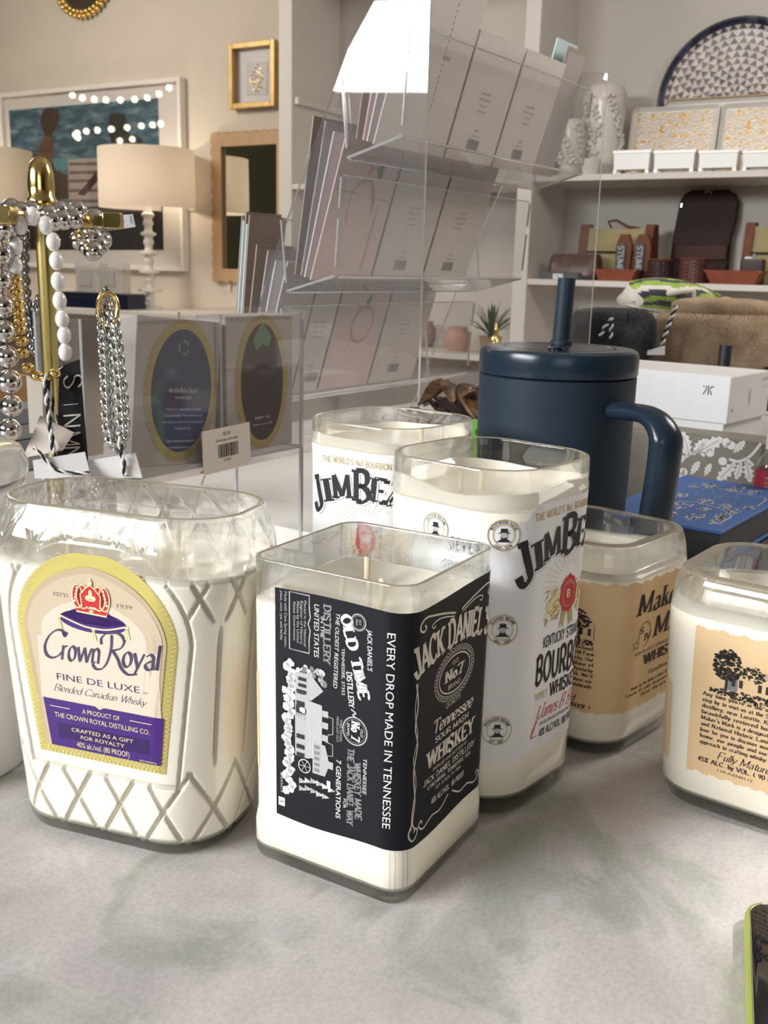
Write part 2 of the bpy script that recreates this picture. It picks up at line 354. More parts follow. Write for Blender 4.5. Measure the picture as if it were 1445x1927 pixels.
o = link('marble_countertop', g, M_MARBLE, bevel=.004); o.location = (.06, .74, 0); o.rotation_euler = (0, 0, pi / 2 - A0)
tag(o, 'pale grey and green marble countertop under the candles', 'countertop')
M_WALL = noise_mat('wall_paint', [(.3, (.66, .60, .52)), (.7, (.69, .63, .55))], 3, 2, .85)
M_WHITE = mat('white_paint', (.80, .77, .73), .55)
g = G(); g.box((.128, .839, -.49), (2.4, 1.42, .86), rz=pi / 2 - A0)
tag(link('counter_cabinet', g, M_WHITE), 'white shop counter cabinet carrying the marble top', 'counter')

# ------------------------------------------------------------------ bottle candles
M_GLASS = glass_mat('bottle_glass', (.975, .985, .965), 1.47)
CO = dict(Coat_Weight=1., Coat_Roughness=.03, Coat_IOR=1.47)
M_WAX = mat('cream_wax', (.94, .88, .74), .45, 0, .3, **CO)
M_CUT = mat('cut_glass_edge', (.36, .31, .23), .32, 0, .5, Transmission_Weight=.3)
M_WICK = mat('waxed_wick', (.88, .76, .56), .7)
P_BLACK = mat('black_label_paper', (.010, .010, .014), .45, 0, .18)
P_WHITE = mat('white_label_paper', (.84, .83, .84), .5)
P_KRAFT = noise_mat('kraft_label_paper', [(.3, (.79, .555, .30)), (.7, (.83, .60, .345))], 60, 4, .65)
P_STICK = mat('tan_sticker', (.80, .60, .38), .6)
I_WHITE = mat('white_ink', (.80, .79, .77), .5); I_CREAM = mat('cream_ink', (.66, .60, .52), .5); I_GREY = mat('grey_ink', (.23, .23, .24), .5)
I_GREY2 = mat('light_grey_ink', (.48, .48, .48), .5)
I_BLACK = mat('black_ink', (.015, .013, .015), .5); I_DARK = mat('brown_black_ink', (.035, .025, .02), .6); I_GOLD = mat('gold_ink', (.56, .43, .16), .35, .35)
I_RED = mat('red_ink', (.58, .025, .03), .45); I_PURP = mat('purple_ink', (.055, .009, .175), .45); I_PURPD = mat('deep_purple_ink', (.028, .005, .095), .5)
I_YEL = mat('gold_border_ink', (.60, .51, .14), .4, .2); I_YEL2 = mat('pale_gold_ink', (.84, .74, .42), .4, .2); I_TAN = mat('tan_ink', (.55, .42, .28), .5); I_BEI = mat('label_beige', (.63, .51, .36), .5)
I_IVORY = mat('ivory_ink', (.74, .65, .52), .5)

class Shell:
    def __init__(s, w, d, r, prof):
        s.w, s.d, s.r = w, d, r; s.prof = prof
        s.a, s.b, s.c = w / 2 - r, d / 2 - r, r * pi / 2; s.P = 4 * (s.a + s.b + s.c)
    def per(s, q):
        q = (q + s.P / 2) % s.P - s.P / 2; sg = 1 if q >= 0 else -1; q = abs(q)
        if q <= s.a: x, y, nx, ny = q, -s.d / 2, 0, -1
        elif q <= s.a + s.c:
            t = (q - s.a) / s.r; x, y, nx, ny = s.a + s.r * sin(t), -s.b - s.r * cos(t), sin(t), -cos(t)
        elif q <= s.a + s.c + 2 * s.b: x, y, nx, ny = s.w / 2, -s.b + q - s.a - s.c, 1, 0
        elif q <= s.a + 2 * s.c + 2 * s.b:
            t = (q - s.a - s.c - 2 * s.b) / s.r; x, y, nx, ny = s.a + s.r * cos(t), s.b + s.r * sin(t), cos(t), sin(t)
        else: x, y, nx, ny = 2 * s.a + 2 * s.c + 2 * s.b - q, s.d / 2, 0, 1
        return sg * x, y, sg * nx, ny
    def k(s, z):
        p = s.prof
        if z <= p[0][0]: return p[0][1], p[0][2]
        for a, b in zip(p, p[1:]):
            if z <= b[0]:
                t = (z - a[0]) / (b[0] - a[0]); return a[1] + (b[1] - a[1]) * t, a[2] + (b[2] - a[2]) * t
        return p[-1][1], p[-1][2]
    def surf(s, q, z, off=0.):
        x, y, nx, ny = s.per(q); kx, ky = s.k(z); return (x * kx + nx * off, y * ky + ny * off, z)
    def ring(s, z, inset, n, zf=None, disp=None):
        out = []
        for i in range(n):
            q = s.P * i / n - s.P / 2; p = s.surf(q, z, -inset + (disp(q, z) if disp else 0.)); out.append((p[0], p[1], zf if zf is not None else z))
        return out
rnd = random.Random(7)
def bottle(root, sh, h, wall, floor, wax_z, wax_mat, zs=None, disp=None, n=160, rim=.0012, wdisp=None, climb=.003, wicks=((0, 0),), dip=.002, wick_h=.012, rim_in=None, seed=1, low=.004, film=0.):
    R = random.Random(seed); g = G(); rings = []
    rings += [sh.ring(.004, .010, n, 0.0012), sh.ring(.004, .0055, n, 0.), sh.ring(.004, .0022, n, .0006), sh.ring(.004, .0006, n, .0022)]
    for z in (zs or sorted(set(np.linspace(.004, h - rim, 14)) | {q_[0] for q_ in sh.prof if .004 < q_[0] < h - rim})): rings.append(sh.ring(z, 0, n, disp=disp))
    i_rim = len(rings)
    rings.append(sh.ring(h, rim * .3, n, h - rim * .3)); rings.append(sh.ring(h, rim, n, h))
    wi = rim_in or wall
    rings += [sh.ring(h, wi - rim, n, h), sh.ring(h, wi - rim * .3, n, h - rim * .3)]
    for z, t in ((h - rim, wi), (h - .010, wi), (h - .022, wall), (wax_z, wall), (.045, wall), (.026, wall + low * .35), (floor + .010, wall + low * .8), (floor + .003, wall + low * 1.8), (floor, wall + low * 3.2)):
        rings.append(sh.ring(z, t, n))
    g.loft(rings)
    for i_r in (0, 1, 2): 
        for j_ in range(n): g.m[(i_rim + i_r) * n + j_] = 1
    body = link('glass_jar', g, [M_GLASS, M_CUT], root, smooth=38 if disp is None else 60)
    # wax: reaches into the inner glass face so that it reads as clinging to it
    g = G(); rings = []; e = .0009; m_ = n if disp else 112
    ph = [R.uniform(0, 6.28) for _ in range(6)]
    def wob(i): return sum(sin(i * 2 * pi / m_ * (k + 2) + ph[k]) / (k + 1) for k in range(6)) / 2.
    for z, t in ((floor - e, wall + low * 3.2 + .004), (floor - e * .5, wall + low * 2.6), (floor + .0006, .0058), (floor + .0018, .0028), (floor + .0034, .0010)):
        rings.append(sh.ring(z, t, m_))
    z0 = floor + .0046
    for z in ([z_ for z_ in zs if z0 < z_ < wax_z - .0005] if disp else sorted(set(np.linspace(z0, wax_z - .0006, 9)) | {q_[0] for q_ in sh.prof if z0 < q_[0] < wax_z - .0006})): rings.append(sh.ring(z, -.00006, m_, disp=wdisp or disp))
    rings.append(sh.ring(wax_z, .0008, m_))
    def top(t, dz, amp):
        in_ = wall + .004
        r = sh.ring(wax_z, min(t, in_), m_); c_ = 1. if t <= in_ else max(.12, 1 - (t - in_) / (min(sh.w, sh.d) / 2 - in_)); return [(p[0] * c_, p[1] * c_, p[2] + dz + amp * wob(i)) for i, p in enumerate(r)]
    if film:
        rings.append(top(wall - e * .6, film * .1, 0)); rings.append(top(wall - e * .6, film, film * .35)); rings.append(top(wall + .0008, film, film * .35))
        rings.append(top(wall + .0012, .001, .0005))
    else:
        rings.append(top(wall - e * .6, climb, climb * .5)); rings.append(top(wall + .0012, climb * .8, climb * .4))
    for t, dz in ((.004, -dip * .1), (.010, -dip * .5), (.017, -dip), (.026, -dip * .95), (.034, -dip * 1.02)): rings.append(top(wall + t, dz, dip * .3 if t < .02 else dip * .15))
    g.loft(rings); link('wax', g, wax_mat, root, smooth=True)
    for x, y in wicks:
        g = G(); g.tube([(x, y, wax_z - dip - .004), (x + .0003, y, wax_z - dip + wick_h * .5), (x + .0008, y + .0004, wax_z - dip + wick_h)], .0016, 8); link('wick', g, M_WICK, root, smooth=True)
    return body
def paper(root, sh, cols, m, name='label', lift=.00022, nz=6):
    """cols: (s, z_bottom, z_top) along the wall of the bottle"""
    g = G(); vs = [sh.surf(q, zb + (zt - zb) * k / nz, lift) for q, zb, zt in cols for k in range(nz + 1)]
    g.add(vs, [(i * (nz + 1) + k, (i + 1) * (nz + 1) + k, (i + 1) * (nz + 1) + k + 1, i * (nz + 1) + k + 1) for i in range(len(cols) - 1) for k in range(nz)])
    return link(name, g, m, root, smooth=True)
def lin(a, b, n): return [a + (b - a) * i / n for i in range(n + 1)]
def medallion(k, cx, cy, r, top, bot, lv=1):
    k.ell(cx, cy, r, r, P_WHITE, lv, 32); k.ring(cx, cy, r * .97, r * .97, r * .07, I_GOLD, lv + 1); k.ring(cx, cy, r * .66, r * .66, r * .05, I_GOLD, lv + 1)
    k.text(top, cx, cy + r * .72, r * .2, I_BLACK, arc=r * .72, lv=lv + 1, bold=.01)
    k.text(bot, cx, cy - r * .92, r * .2, I_BLACK, arc=-r * .92, lv=lv + 1, bold=.01)
    # a plain engraved head and shoulders with a hat
    k.ell(cx, cy - r * .06, r * .21, r * .27, I_GREY2, lv + 1); k.poly([(cx - r * .46, cy - r * .45), (cx - r * .16, cy - r * .25), (cx + r * .2, cy - r * .25), (cx + r * .46, cy - r * .45)], I_BLACK, lv + 2)
    k.poly([(cx - r * .4, cy + r * .1), (cx - r * .2, cy + r * .18), (cx - r * .2, cy + r * .42), (cx + r * .2, cy + r * .42), (cx + r * .22, cy + r * .18), (cx + r * .4, cy + r * .1)], I_BLACK, lv + 2)
    k.poly([(cx - r * .2, cy - r * .1), (cx, cy - r * .2), (cx + r * .2, cy - r * .1), (cx + r * .12, cy - r * .34), (cx - r * .12, cy - r * .34)], I_BLACK, lv + 2)

# ---- square bottle with the black label
JD = Shell(.085, .085, .0115, [(0, .985, .985), (.006, 1.008, 1.008), (.019, 1.008, 1.008), (.026, .985, .985), (.12, .998, .998), (.149, 1.0, 1.0)])
jd = thing('bottle_candle', 'square bottle candle with black label standing in front of all the others', 'candle', (-.0032, .4515, 0), radians(59.3), 'candles poured in cut liquor bottles')
bottle(jd, JD, .149, .0026, .0052, .1295, M_WAX, wicks=((.012, .012), (-.014, -.012)), dip=.004, seed=3, wick_h=.015, climb=.0015)
Q = JD.P / 4
lab = paper(jd, JD, [(q, .0272 + .0008 * sin(q * 90), .1375 + .0006 * sin(q * 60)) for q in lin(-Q - .0258, .0395, 70)], P_BLACK, nz=8)
k = Ink(lambda u, v, l: JD.surf(u, v, l))
def L(u): return -Q + u
R90 = -pi / 2
k.text('EVERY DROP MADE IN TENNESSEE', L(.0322), .0833, .0037, I_WHITE, .090, rot=R90)
k.text('OLD TIME', L(.0141), .1133, .0054, I_WHITE, .0370, style='pen', thick=.30, thin=.13, serif=.1, rot=R90 + .277)
k.text("JACK DANIEL'S", L(.0228), .1188, .0024, I_WHITE, .0182, rot=R90 + .03, shear=.15, bold=.01)
k.ring(L(.0180), .1300, .0036, .0036, .0005, I_GREY2); k.ring(L(.0180), .13, .0029, .0029, .0003, I_GREY); k.text('EST', L(.0183), .130, .0012, I_GREY2, rot=R90); k.text('1866', L(.0167), .130, .0012, I_GREY2, rot=R90)
k.text('DISTILLERY', L(.0132), .0985, .0027, I_WHITE, .0160, style='pen', thick=.22, thin=.12, serif=.06, rot=R90 + .10)
k.line([(L(.0150), .0898), (L(.0175), .0885), (L(.0160), .0873), (L(.0185), .0862)], .0005, I_WHITE, curve=True)
k.text('TENNESSEE, 37352', L(.0100), .1060, .0016, I_WHITE, .0215, rot=R90 + .02)
k.text('THE OLDEST REGISTERED', L(.0062), .1150, .0021, I_WHITE, .0345, rot=R90 - .03, shear=.2)
k.text('DISTILLERY', L(.0004), .1212, .0036, I_GREY, .0268, style='pen', thick=.24, thin=.12, serif=.1, rot=R90)
k.text('DISTILLERY', L(.0006), .1213, .0034, I_GREY2, .0260, style='pen', thick=.05, thin=.05, serif=.1, rot=R90, lv=1)
k.text('IN THE', L(-.0012), .1240, .0019, I_WHITE, .0095, rot=R90)
k.text('UNITED STATES', L(-.0046), .1218, .0027, I_WHITE, .0242, rot=R90, shear=.1)
bx = [(-.0178, .1370), (-.0178, .1105), (-.0072, .1105), (-.0072, .117), (-.0066, .121), (-.0078, .124), (-.0066, .127), (-.0072, .131), (-.0072, .1370), (-.0178, .1370)]
k.line([(L(a), b) for a, b in bx], .0006, I_GREY2)
for i, t in enumerate(('Placed in the National', 'Register of Historic', 'Places by the United', 'States Government')): k.text(t, L(-.0100 - i * .0019), .1238, .0014, I_GREY2, .021 - i * .001, rot=R90)
k.text('Made with Cave Spring water,', L(-.0205), .1235, .0014, I_GREY2, .026, rot=R90); k.text('yeast, corn, rye, and barley', L(-.0228), .1250, .0014, I_GREY2, .023, rot=R90)
# engraved distillery scene, drawn with its ground line to the left
R = random.Random(5)
def blob(cx, cz, rx, rz, m, lv=0, n=14, jag=.25):
    k.poly([(L(cx + rx * (1 + R.uniform(-jag, jag)) * cos(2 * pi * i / n)), cz + rz * (1 + R.uniform(-jag, jag)) * sin(2 * pi * i / n)) for i in range(n)], m, lv)
for i in range(34): blob(-.0183 + R.uniform(-.0022, .0022), .1035 - i * .0019, .0022, .0020, I_WHITE, 0)
def rq(u0, z0, u1, z1, m, lv=0): k.rect(L(u0), z0, L(u1), z1, m, lv)
for i in range(26): blob(R.uniform(-.013, .002), .1035 - abs(R.gauss(0, .004)), .0013, .0016, R.choice((I_GREY2, I_WHITE, I_GREY)), 0, 8)
rq(-.0148, .094, -.0075, .060, I_GREY2)                                   # long mill wall
for z in (.0925, .087, .071, .066, .062): rq(-.0140, z, -.0095, z - .0022, I_BLACK, 1)
k.poly([(L(-.0148), .1005), (L(-.0060), .1005), (L(.0005), .0945), (L(-.0060), .0885), (L(-.0148), .0885)], I_GREY2, 1)
for j in range(3): rq(-.0130, .0985 - j * .003, -.0085, .0968 - j * .003, I_BLACK, 2)
k.poly([(L(-.0085), .0885), (L(.0000), .0875), (L(.0000), .0625), (L(-.0085), .0600)], I_GREY2, 2)                          # big roof
for j in range(9): k.line([(L(-.0078 + j * .0009), .0880), (L(-.0078 + j * .0009), .0615)], .00022, I_WHITE, 3)
blob(-.0120, .083, .0030, .0030, I_BLACK, 3, 9); blob(-.0105, .083, .0016, .0016, I_WHITE, 4, 7)
for j in range(6): k.line([(L(-.0142 + j * .0009), .0812), (L(-.0142 + j * .0009), .0782)], .0004, I_WHITE, 4)
for z in (.0855, .0800, .0740): rq(.0, z, .0032, z - .0030, I_GREY2, 1)
k.line([(L(.0022), .0835), (L(.0058), .083), (L(.0058), .0755), (L(.003), .0745)], .0004, I_GREY2, 2); k.line([(L(.0020), .071), (L(.0058), .0705), (L(.0058), .065), (L(.003), .0645)], .0004, I_GREY2, 2)
k.poly([(L(-.0050), .0690), (L(.0018), .0690), (L(.0042), .0605), (L(.0018), .0540), (L(-.0050), .0540)], I_GREY2, 3)
for j in range(5): rq(-.0040, .0680 - j * .0028, -.0012, .0664 - j * .0028, I_GREY, 4)
rq(.0032, .062, .0062, .0585, I_GREY2, 4); rq(.0028, .0525, .0048, .0490, I_WHITE, 3)
k.ring(L(-.0095), .0560, .0032, .0032, .0004, I_WHITE, 3)
for a in range(6): k.line([(L(-.0095), .056), (L(-.0095 + .003 * cos(a * 1.047)), .056 + .003 * sin(a * 1.047))], .0002, I_WHITE, 3)
for i in range(11):                                                        # fir trees beyond the wheel
    u0, z0 = -.0125 + (i % 6) * .0032, .050 - (i // 6) * .0045 - R.uniform(0, .002)
    for t in range(4): k.poly([(L(u0 + t * .0008), z0 - .0016 + t * .0003), (L(u0 + t * .0008), z0 + .0016 - t * .0003), (L(u0 + .0016 + t * .0008), z0)], R.choice((I_GREY2, I_WHITE)), 2)
k.text('JACK DANIEL OLD DISTILLERY', L(-.0180), .0720, .0013, I_GREY2, .042, rot=R90, lv=3)
k.ring(L(.0172), .0800, .0062, .0064, .0006, I_GREY2); k.ring(L(.0172), .0800, .0052, .0054, .0003, I_GREY); k.text('No 7', L(.0154), .0800, .0042, I_WHITE, .0088, style='pen', thick=.28, thin=.12, rot=R90)
k.text('OLD', L(.0201), .0800, .0014, I_WHITE, rot=R90); k.text('BRAND', L(.0132), .0800, .0013, I_WHITE, rot=R90)
k.text('THREE WOODS', L(.0094), .0785, .0012, I_GREY2, .0105, rot=R90); k.text('MIXED JUST OUT', L(.0076), .0785, .0012, I_GREY2, .0120, rot=R90)
k.text('TENNESSEE', L(.0218), .0602, .0019, I_WHITE, .0170, rot=R90, shear=.15)
k.text('WHISKEY MADE', L(.0176), .0518, .0034, I_GREY, .0270, style='pen', thick=.24, thin=.14, serif=.08, rot=R90 + .04); k.text('WHISKEY MADE', L(.0178), .0518, .0032, I_GREY2, .0262, style='pen', thick=.05, thin=.05, serif=.08, rot=R90 + .04, lv=1)
k.text('THE JACK DANIEL WAY', L(.0136), .0528, .0034, I_GREY, .0370, style='pen', thick=.24, thin=.14, serif=.08, rot=R90); k.text('THE JACK DANIEL WAY', L(.0138), .0528, .0032, I_GREY2, .0362, style='pen', thick=.05, thin=.05, serif=.08, rot=R90, lv=1)
k.text('FOR', L(.0117), .0440, .0015, I_WHITE, .0046, rot=R90); k.text('7 GENERATIONS', L(.0077), .0498, .0026, I_WHITE, .0285, rot=R90, bold=.01)
k.text('10043019', L(-.0232), .0440, .0014, I_GREY2, .010, rot=R90); rq(-.0244, .0365, -.0208, .0322, I_WHITE); k.text('5', L(-.0236), .0344, .0022, I_BLACK, rot=R90, lv=1)
# the broad front face
k.text("JACK DANIEL'S", .0000, .1125, .0125, I_CREAM, .0700, style='pen', thick=.26, thin=.12, serif=.09, arc=.125, track=.1)
k.ring(.0005, .0985, .0150, .0088, .0007, I_CREAM); k.ring(.0005, .0985, .0168, .0102, .0003, I_CREAM)
for i in range(44):
    a = 2 * pi * i / 44; k.ring(.0005 + .0185 * cos(a), .0985 + .0117 * sin(a), .0011, .0009, .0003, I_CREAM, n=9)
k.text('OLD', .0005, .1030, .0022, I_CREAM, .0060); k.text('No7', .0, .0962, .0052, I_CREAM, .0175, style='pen', thick=.26, thin=.1); k.text('BRAND', .0005, .0918, .0026, I_CREAM, .0120)
k.text('QUALITY', .0005, .0835, .0024, I_CREAM, .0150); k.text('Tennessee', .001, .0752, .0062, I_CREAM, .0400, style='pen', thick=.17, thin=.07, serif=0, shear=.22, track=.02)
k.text('SOUR MASH', .0005, .0705, .0027, I_CREAM, .0330, style='pen', thick=.2, thin=.1, serif=.08); k.text('WHISKEY', .0005, .0605, .0078, I_CREAM, .0460, style='pen', thick=.26, thin=.11)
k.text('DISTILLED AND BOTTLED BY', .0, .0572, .0016, I_CREAM, .034); k.text('JACK DANIEL DISTILLERY', .0, .0530, .0027, I_CREAM, .0510, style='pen', thick=.18, thin=.09, serif=.06)
k.text('LYNCHBURG, TENNESSEE, USA', .0, .0498, .0018, I_CREAM, .0430, style='pen', thick=.2, thin=.1, serif=.05); k.text('EST. & REG. IN 1866', -.001, .0468, .0016, I_CREAM, .025)
k.text('40% ALC/VOL  80 PROOF', -.001, .0410, .0027, I_CREAM, .0330, style='pen', thick=.2, thin=.1, serif=.04)
for sg in (-1, 1):
    f = lambda pts: [(.0015 + sg * a, b) for a, b in pts]
    k.line(f([(.003, .1275), (.012, .1298), (.022, .1318), (.030, .1330), (.034, .1315), (.0345, .1285), (.032, .1272), (.030, .1285), (.0315, .1300)]), .0009, I_CREAM, curve=True)
    k.line(f([(.004, .1262), (.014, .1285), (.020, .1290), (.0245, .1280), (.0235, .1262), (.0215, .1270)]), .0006, I_CREAM, curve=True)
    k.line(f([(.036, .105), (.0345, .095), (.0358, .085), (.0340, .076), (.0358, .064), (.0345, .050), (.0355, .040), (.0340, .036)]), .0007, I_CREAM, curve=True)
    k.line(f([(.0350, .105), (.0362, .092), (.0340, .080), (.0362, .070), (.0340, .058), (.0358, .046), (.0362, .036)]), .0004, I_CREAM, curve=True)
    k.line(f([(.0355, .040), (.0375, .034), (.0350, .0305), (.0315, .0335), (.033, .0360), (.0345, .0345)]), .0008, I_CREAM, curve=True)
    k.line(f([(.0020, .0385), (.010, .0345), (.018, .0350), (.026, .0325), (.0305, .0355), (.0285, .0375), (.0272, .0355)]), .0008, I_CREAM, curve=True)
k.done(lab)
paper(jd, JD, [(q, .047, .094) for q in lin(-Q - .0520, -Q - .0368, 8)], P_STICK, 'sticker')

# ---- diamond-cut bottle with the purple and gold label
CRP = [(0, .822, .90), (.012, .845, .925), (.05, .895, .955), (.10, .955, .99), (.143, 1., 1.), (.150, .992, .985), (.158, .965, .90), (.1655, .930, .80)]
CR = Shell(.1357, .0828, .033, CRP)
cr = thing('bottle_candle', 'wide diamond-cut bottle candle with purple and gold arched label', 'candle', (-.1202, .4786, 0), radians(-19.45), 'candles poured in cut liquor bottles')
def arch(z, grow=0.):
    """half width of the arched label panel at height z"""
    zb, zc, zt = .0440 - grow, .108, .1475 + grow
    if z < zb or z > zt: return -1
    if z <= zc: return .0345 + (.0430 - .0345) * (z - .044) / (zc - .044) + grow
    return (.0430 + grow) * sqrt(max(0, 1 - ((z - zc) / (zt - zc)) ** 2))
CX = .0025
def cr_cut(q, z):
    """(panel step, depth of the cut lines 0..1) at a point of the wall"""
    if z > .163: return 0., 0.
    kx = CR.k(z)[0]; x = q * kx if abs(q) < CR.a + CR.c else 9.
    w = arch(z, .0075)
    if w > 0 and abs(x - CX) < w:
        e = w - abs(x - CX); zt_, zb_ = .1475 + .0075 - z, z - (.044 - .0075)
        e = min(e, zt_, zb_)
        return -.0006, max(0., 1 - abs(e - .0011) / .0010) * .8
    def groove(t, wd):
        t = abs((t + .5) % 1 - .5); return max(0., 1 - t / wd)
    if z < .045: t = max(groove(q / (CR.P / 14) + (z - .004) / .040, .055), groove(q / (CR.P / 14) - (z - .004) / .040, .055)) * min(1, z / .008)
    elif z > .118: t = max(groove(q / (CR.P / 20) + (z - .165) / .034, .07), groove(q / (CR.P / 20) - (z - .165) / .034, .07)) * min(1, (z - .118) / .004)
    else:
        e = min(1, (z - .045) / .01, (.118 - z) / .01); t = max([max(0, 1 - abs(abs(q) - c0) / .0014) * e for c0 in (CR.a + CR.c * .12, CR.a + CR.c * .62, CR.a + CR.c * 1.05)])
    return 0., t
def cr_disp(q, z):
    s_, t = cr_cut(q, z); return s_ - .0012 * t
def cr_wax(q, z):
    s_, t = cr_cut(q, z); return s_ - .0012 * t - (.0016 * min(1, t * 1.6) if t > .12 else 0.)
bottle(cr, CR, .1655, .0030, .0045, .1375, M_WAX, zs=list(np.linspace(.004, .1645, 140)), disp=cr_disp, wdisp=cr_wax, n=640, wicks=((.020, .004), (-.03, .006)), dip=.004, wick_h=.016, seed=11, low=.003, climb=.002)
def crs(u, v, l):
    kx = CR.k(v)[0]; return CR.surf((u + CX) / kx, v, l - .0004)
g = G(); N_ = 60; zs_ = [.0445 + (.1468 - .0445) * (1 - (1 - i / 44) ** 1.6) for i in range(45)]
vs = []
for z in zs_:
    w = max(arch(z), .0005)
    vs += [crs(-w + 2 * w * j / N_, z, .0001) for j in range(N_ + 1)]
g.add(vs, [(i * (N_ + 1) + j, i * (N_ + 1) + j + 1, (i + 1) * (N_ + 1) + j + 1, (i + 1) * (N_ + 1) + j) for i in range(44) for j in range(N_)])
lab = link('label', g, I_YEL, cr, smooth=True)
k = Ink(crs, lift=.00035)
def band(gr0, gr1, m, lv, z0=.0445, z1=.1468, n=60):
    vs = []; fs = []
    for i in range(n + 1):
        z = z0 + (z1 - z0) * i / n; wa = max(arch(max(.0441, min(z, .1474)), 0) + gr0, .0002); wb = max(wa + gr1, 0)
        vs += [(-wa, z), (-wb, z), (wb, z), (wa, z)]
    for i in range(n):
        b = 4 * i; fs += [(b, b + 1, b + 5, b + 4), (b + 2, b + 3, b + 7, b + 6)]
    k.raw(vs, fs, m, lv)
def inner(m, ins, z0, z1, lv, n=40, topz=None, J=14):
    vs = []; fs = []
    zt = topz or z1
    for i in range(n + 1):
        t = 1 - (1 - i / n) ** 1.7 if z1 > .13 else i / n
        z = z0 + (z1 - z0) * t; s_ = (.1475 - .108) / (zt - .108) if z > .108 else 1.
        w = max(arch(min(.1474, .108 + (z - .108) * s_ if z > .108 else z)) - ins, .0002) if z < z1 or z1 < .13 else .0002
        vs += [(-w + 2 * w * j / J, z) for j in range(J + 1)]
    fs = [(i * (J + 1) + j, i * (J + 1) + j + 1, (i + 1) * (J + 1) + j + 1, (i + 1) * (J + 1) + j) for i in range(n) for j in range(J)]
    k.raw(vs, fs, m, lv)
inner(I_TAN, .0050, .0490, .1412, 1); inner(I_BEI, .0068, .0490, .1385, 2); inner(I_IVORY, .0145, .076, .1270, 3)
k.rect(-.031, .0732, .034, .1045, I_IVORY, 3, 12)
for i in range(46):      # woven border
    z = .047 + i * .0022
    if z < .144:
        w = arch(z); 
        for sg in (-1, 1): k.line([(sg * (w - .0006), z), (sg * (w - .0044), z + .0011), (sg * (w - .0006), z + .0022)], .0003, I_YEL2, 2)
for i in range(28): k.line([(-.030 + i * .0022, .0452), (-.0289 + i * .0022, .0484), (-.0278 + i * .0022, .0452)], .0003, I_YEL2, 2)
for i in range(26):
    z = .0745 + i * .0012; w = arch(z) - .0050
    for sg in (-1, 1): k.line([(sg * w, z), (sg * (w - .002), z)], .0003, I_TAN, 4)
# crown on its cushion
k.ell(.0005, .1148, .0186, .0056, I_YEL2, 4); k.ell(.0003, .1152, .0180, .0053, I_PURP, 5)
k.poly([(-.0172, .1168), (-.008, .1208), (.008, .1208), (.0176, .1160), (.006, .1135), (-.006, .1138)], I_PURP, 5)
k.line([(-.0175, .1160), (-.006, .1128), (.0005, .1122), (.008, .1125), (.0178, .1152)], .0008, I_YEL2, 6, curve=True)
for a, b in ((-.0180, .1150), (.0005, .1116), (.0184, .1146)):
    k.ell(a, b, .0010, .0010, I_YEL2, 7); k.poly([(a - .0005, b), (a + .0005, b), (a + .0016, b - .0052), (a - .0012, b - .0054)], I_YEL2, 7); k.line([(a, b - .001), (a + .0002, b - .005)], .0002, I_TAN, 8)
k.poly([(-.0080, .1190), (.0080, .1184), (.0092, .1222), (.0, .1216), (-.0090, .1228)], I_YEL2, 7); k.poly([(-.0080, .1198), (.0080, .1192), (.0086, .1212), (-.0086, .1216)], I_RED, 8)
k.ell(.0, .1203, .0012, .0007, I_YEL2, 9)
for cx_, w_ in ((-.0072, .0028), (.0072, .0028), (-.0042, .0034), (.0042, .0034)): k.ell(cx_, .1268, w_, .0056, I_RED, 8); k.ring(cx_, .1268, w_, .0056, .0006, I_YEL2, 9, 20)
k.poly([(-.0048, .1225), (-.0052, .1280), (-.0022, .1312), (.0, .1326), (.0022, .1312), (.0052, .1280), (.0048, .1225)], I_RED, 10)
k.line([(-.0048, .1222), (-.0054, .1280), (-.0022, .1314), (.0, .1328), (.0022, .1314), (.0054, .1280), (.0048, .1222)], .0006, I_YEL2, 11)
k.ell(0, .1284, .0010, .0022, I_YEL2, 11); k.ell(-.0016, .1266, .0012, .0012, I_YEL2, 11); k.ell(.0016, .1266, .0012, .0012, I_YEL2, 11); k.rect(-.0016, .1252, .0016, .1258, I_YEL2, 11)
k.ell(0, .1338, .0012, .0012, I_YEL2, 11); k.rect(-.0003, .134, .0003, .1362, I_YEL2, 11); k.rect(-.0009, .1350, .0009, .1355, I_YEL2, 11)
for i in range(5):
    k.ell(-.0085 + .0004 * i, .1245 + i * .0016, .0007, .0007, I_IVORY, 11, 8); k.ell(.0085 - .0004 * i, .1242 + i * .0016, .0007, .0007, I_IVORY, 11, 8)
k.text("EST'D", -.0165, .1252, .0019, I_GREY, .0078, lv=4); k.text('1939', .0175, .1240, .0019, I_GREY, .0078, lv=4); k.text('TM', .0165, .1082, .0013, I_GREY, lv=4)
# the script name, drawn stroke by stroke
I_NAME = mat('navy_ink', (.045, .03, .09), .4)
def script(pts, o, sc, m=I_NAME, lv=6, pen=(.20, .06, radians(35)), rot=.055):
    c_, s_ = cos(rot), sin(rot); P = []
    for x, y in spline([(a[0] + .22 * a[1], a[1]) for a in pts], 6): P.append((x, y))
    vs, fs = ribbon(P, 0, pen); k.raw([(o[0] + sc * (x * c_ - y * s_), o[1] + sc * (x * s_ + y * c_)) for x, y in vs], fs, m, lv)
O_, SC = (-.0275, .0935), .0085
script([(1.15, 1.30), (.95, 1.62), (.55, 1.60), (.15, 1.25), (-.05, .70), (.08, .22), (.45, .05), (.85, .22), (1.0, .42)], O_, SC * 1.05)
script([(1.15, 1.30), (1.22, 1.48), (1.08, 1.52), (1.0, 1.40)], O_, SC * 1.05)
def low(t, x, w, y=.0): k.text(t, O_[0] + SC * x * cos(.055) - SC * y * .055, O_[1] + SC * x * sin(.055) + SC * y, SC * 1.42, I_NAME, SC * w, al='L', style='pen', thick=.155, thin=.045, serif=0, shear=.24, rot=.055, lv=6, track=.02, pen=radians(35))
low('rown', 1.02, 2.55)
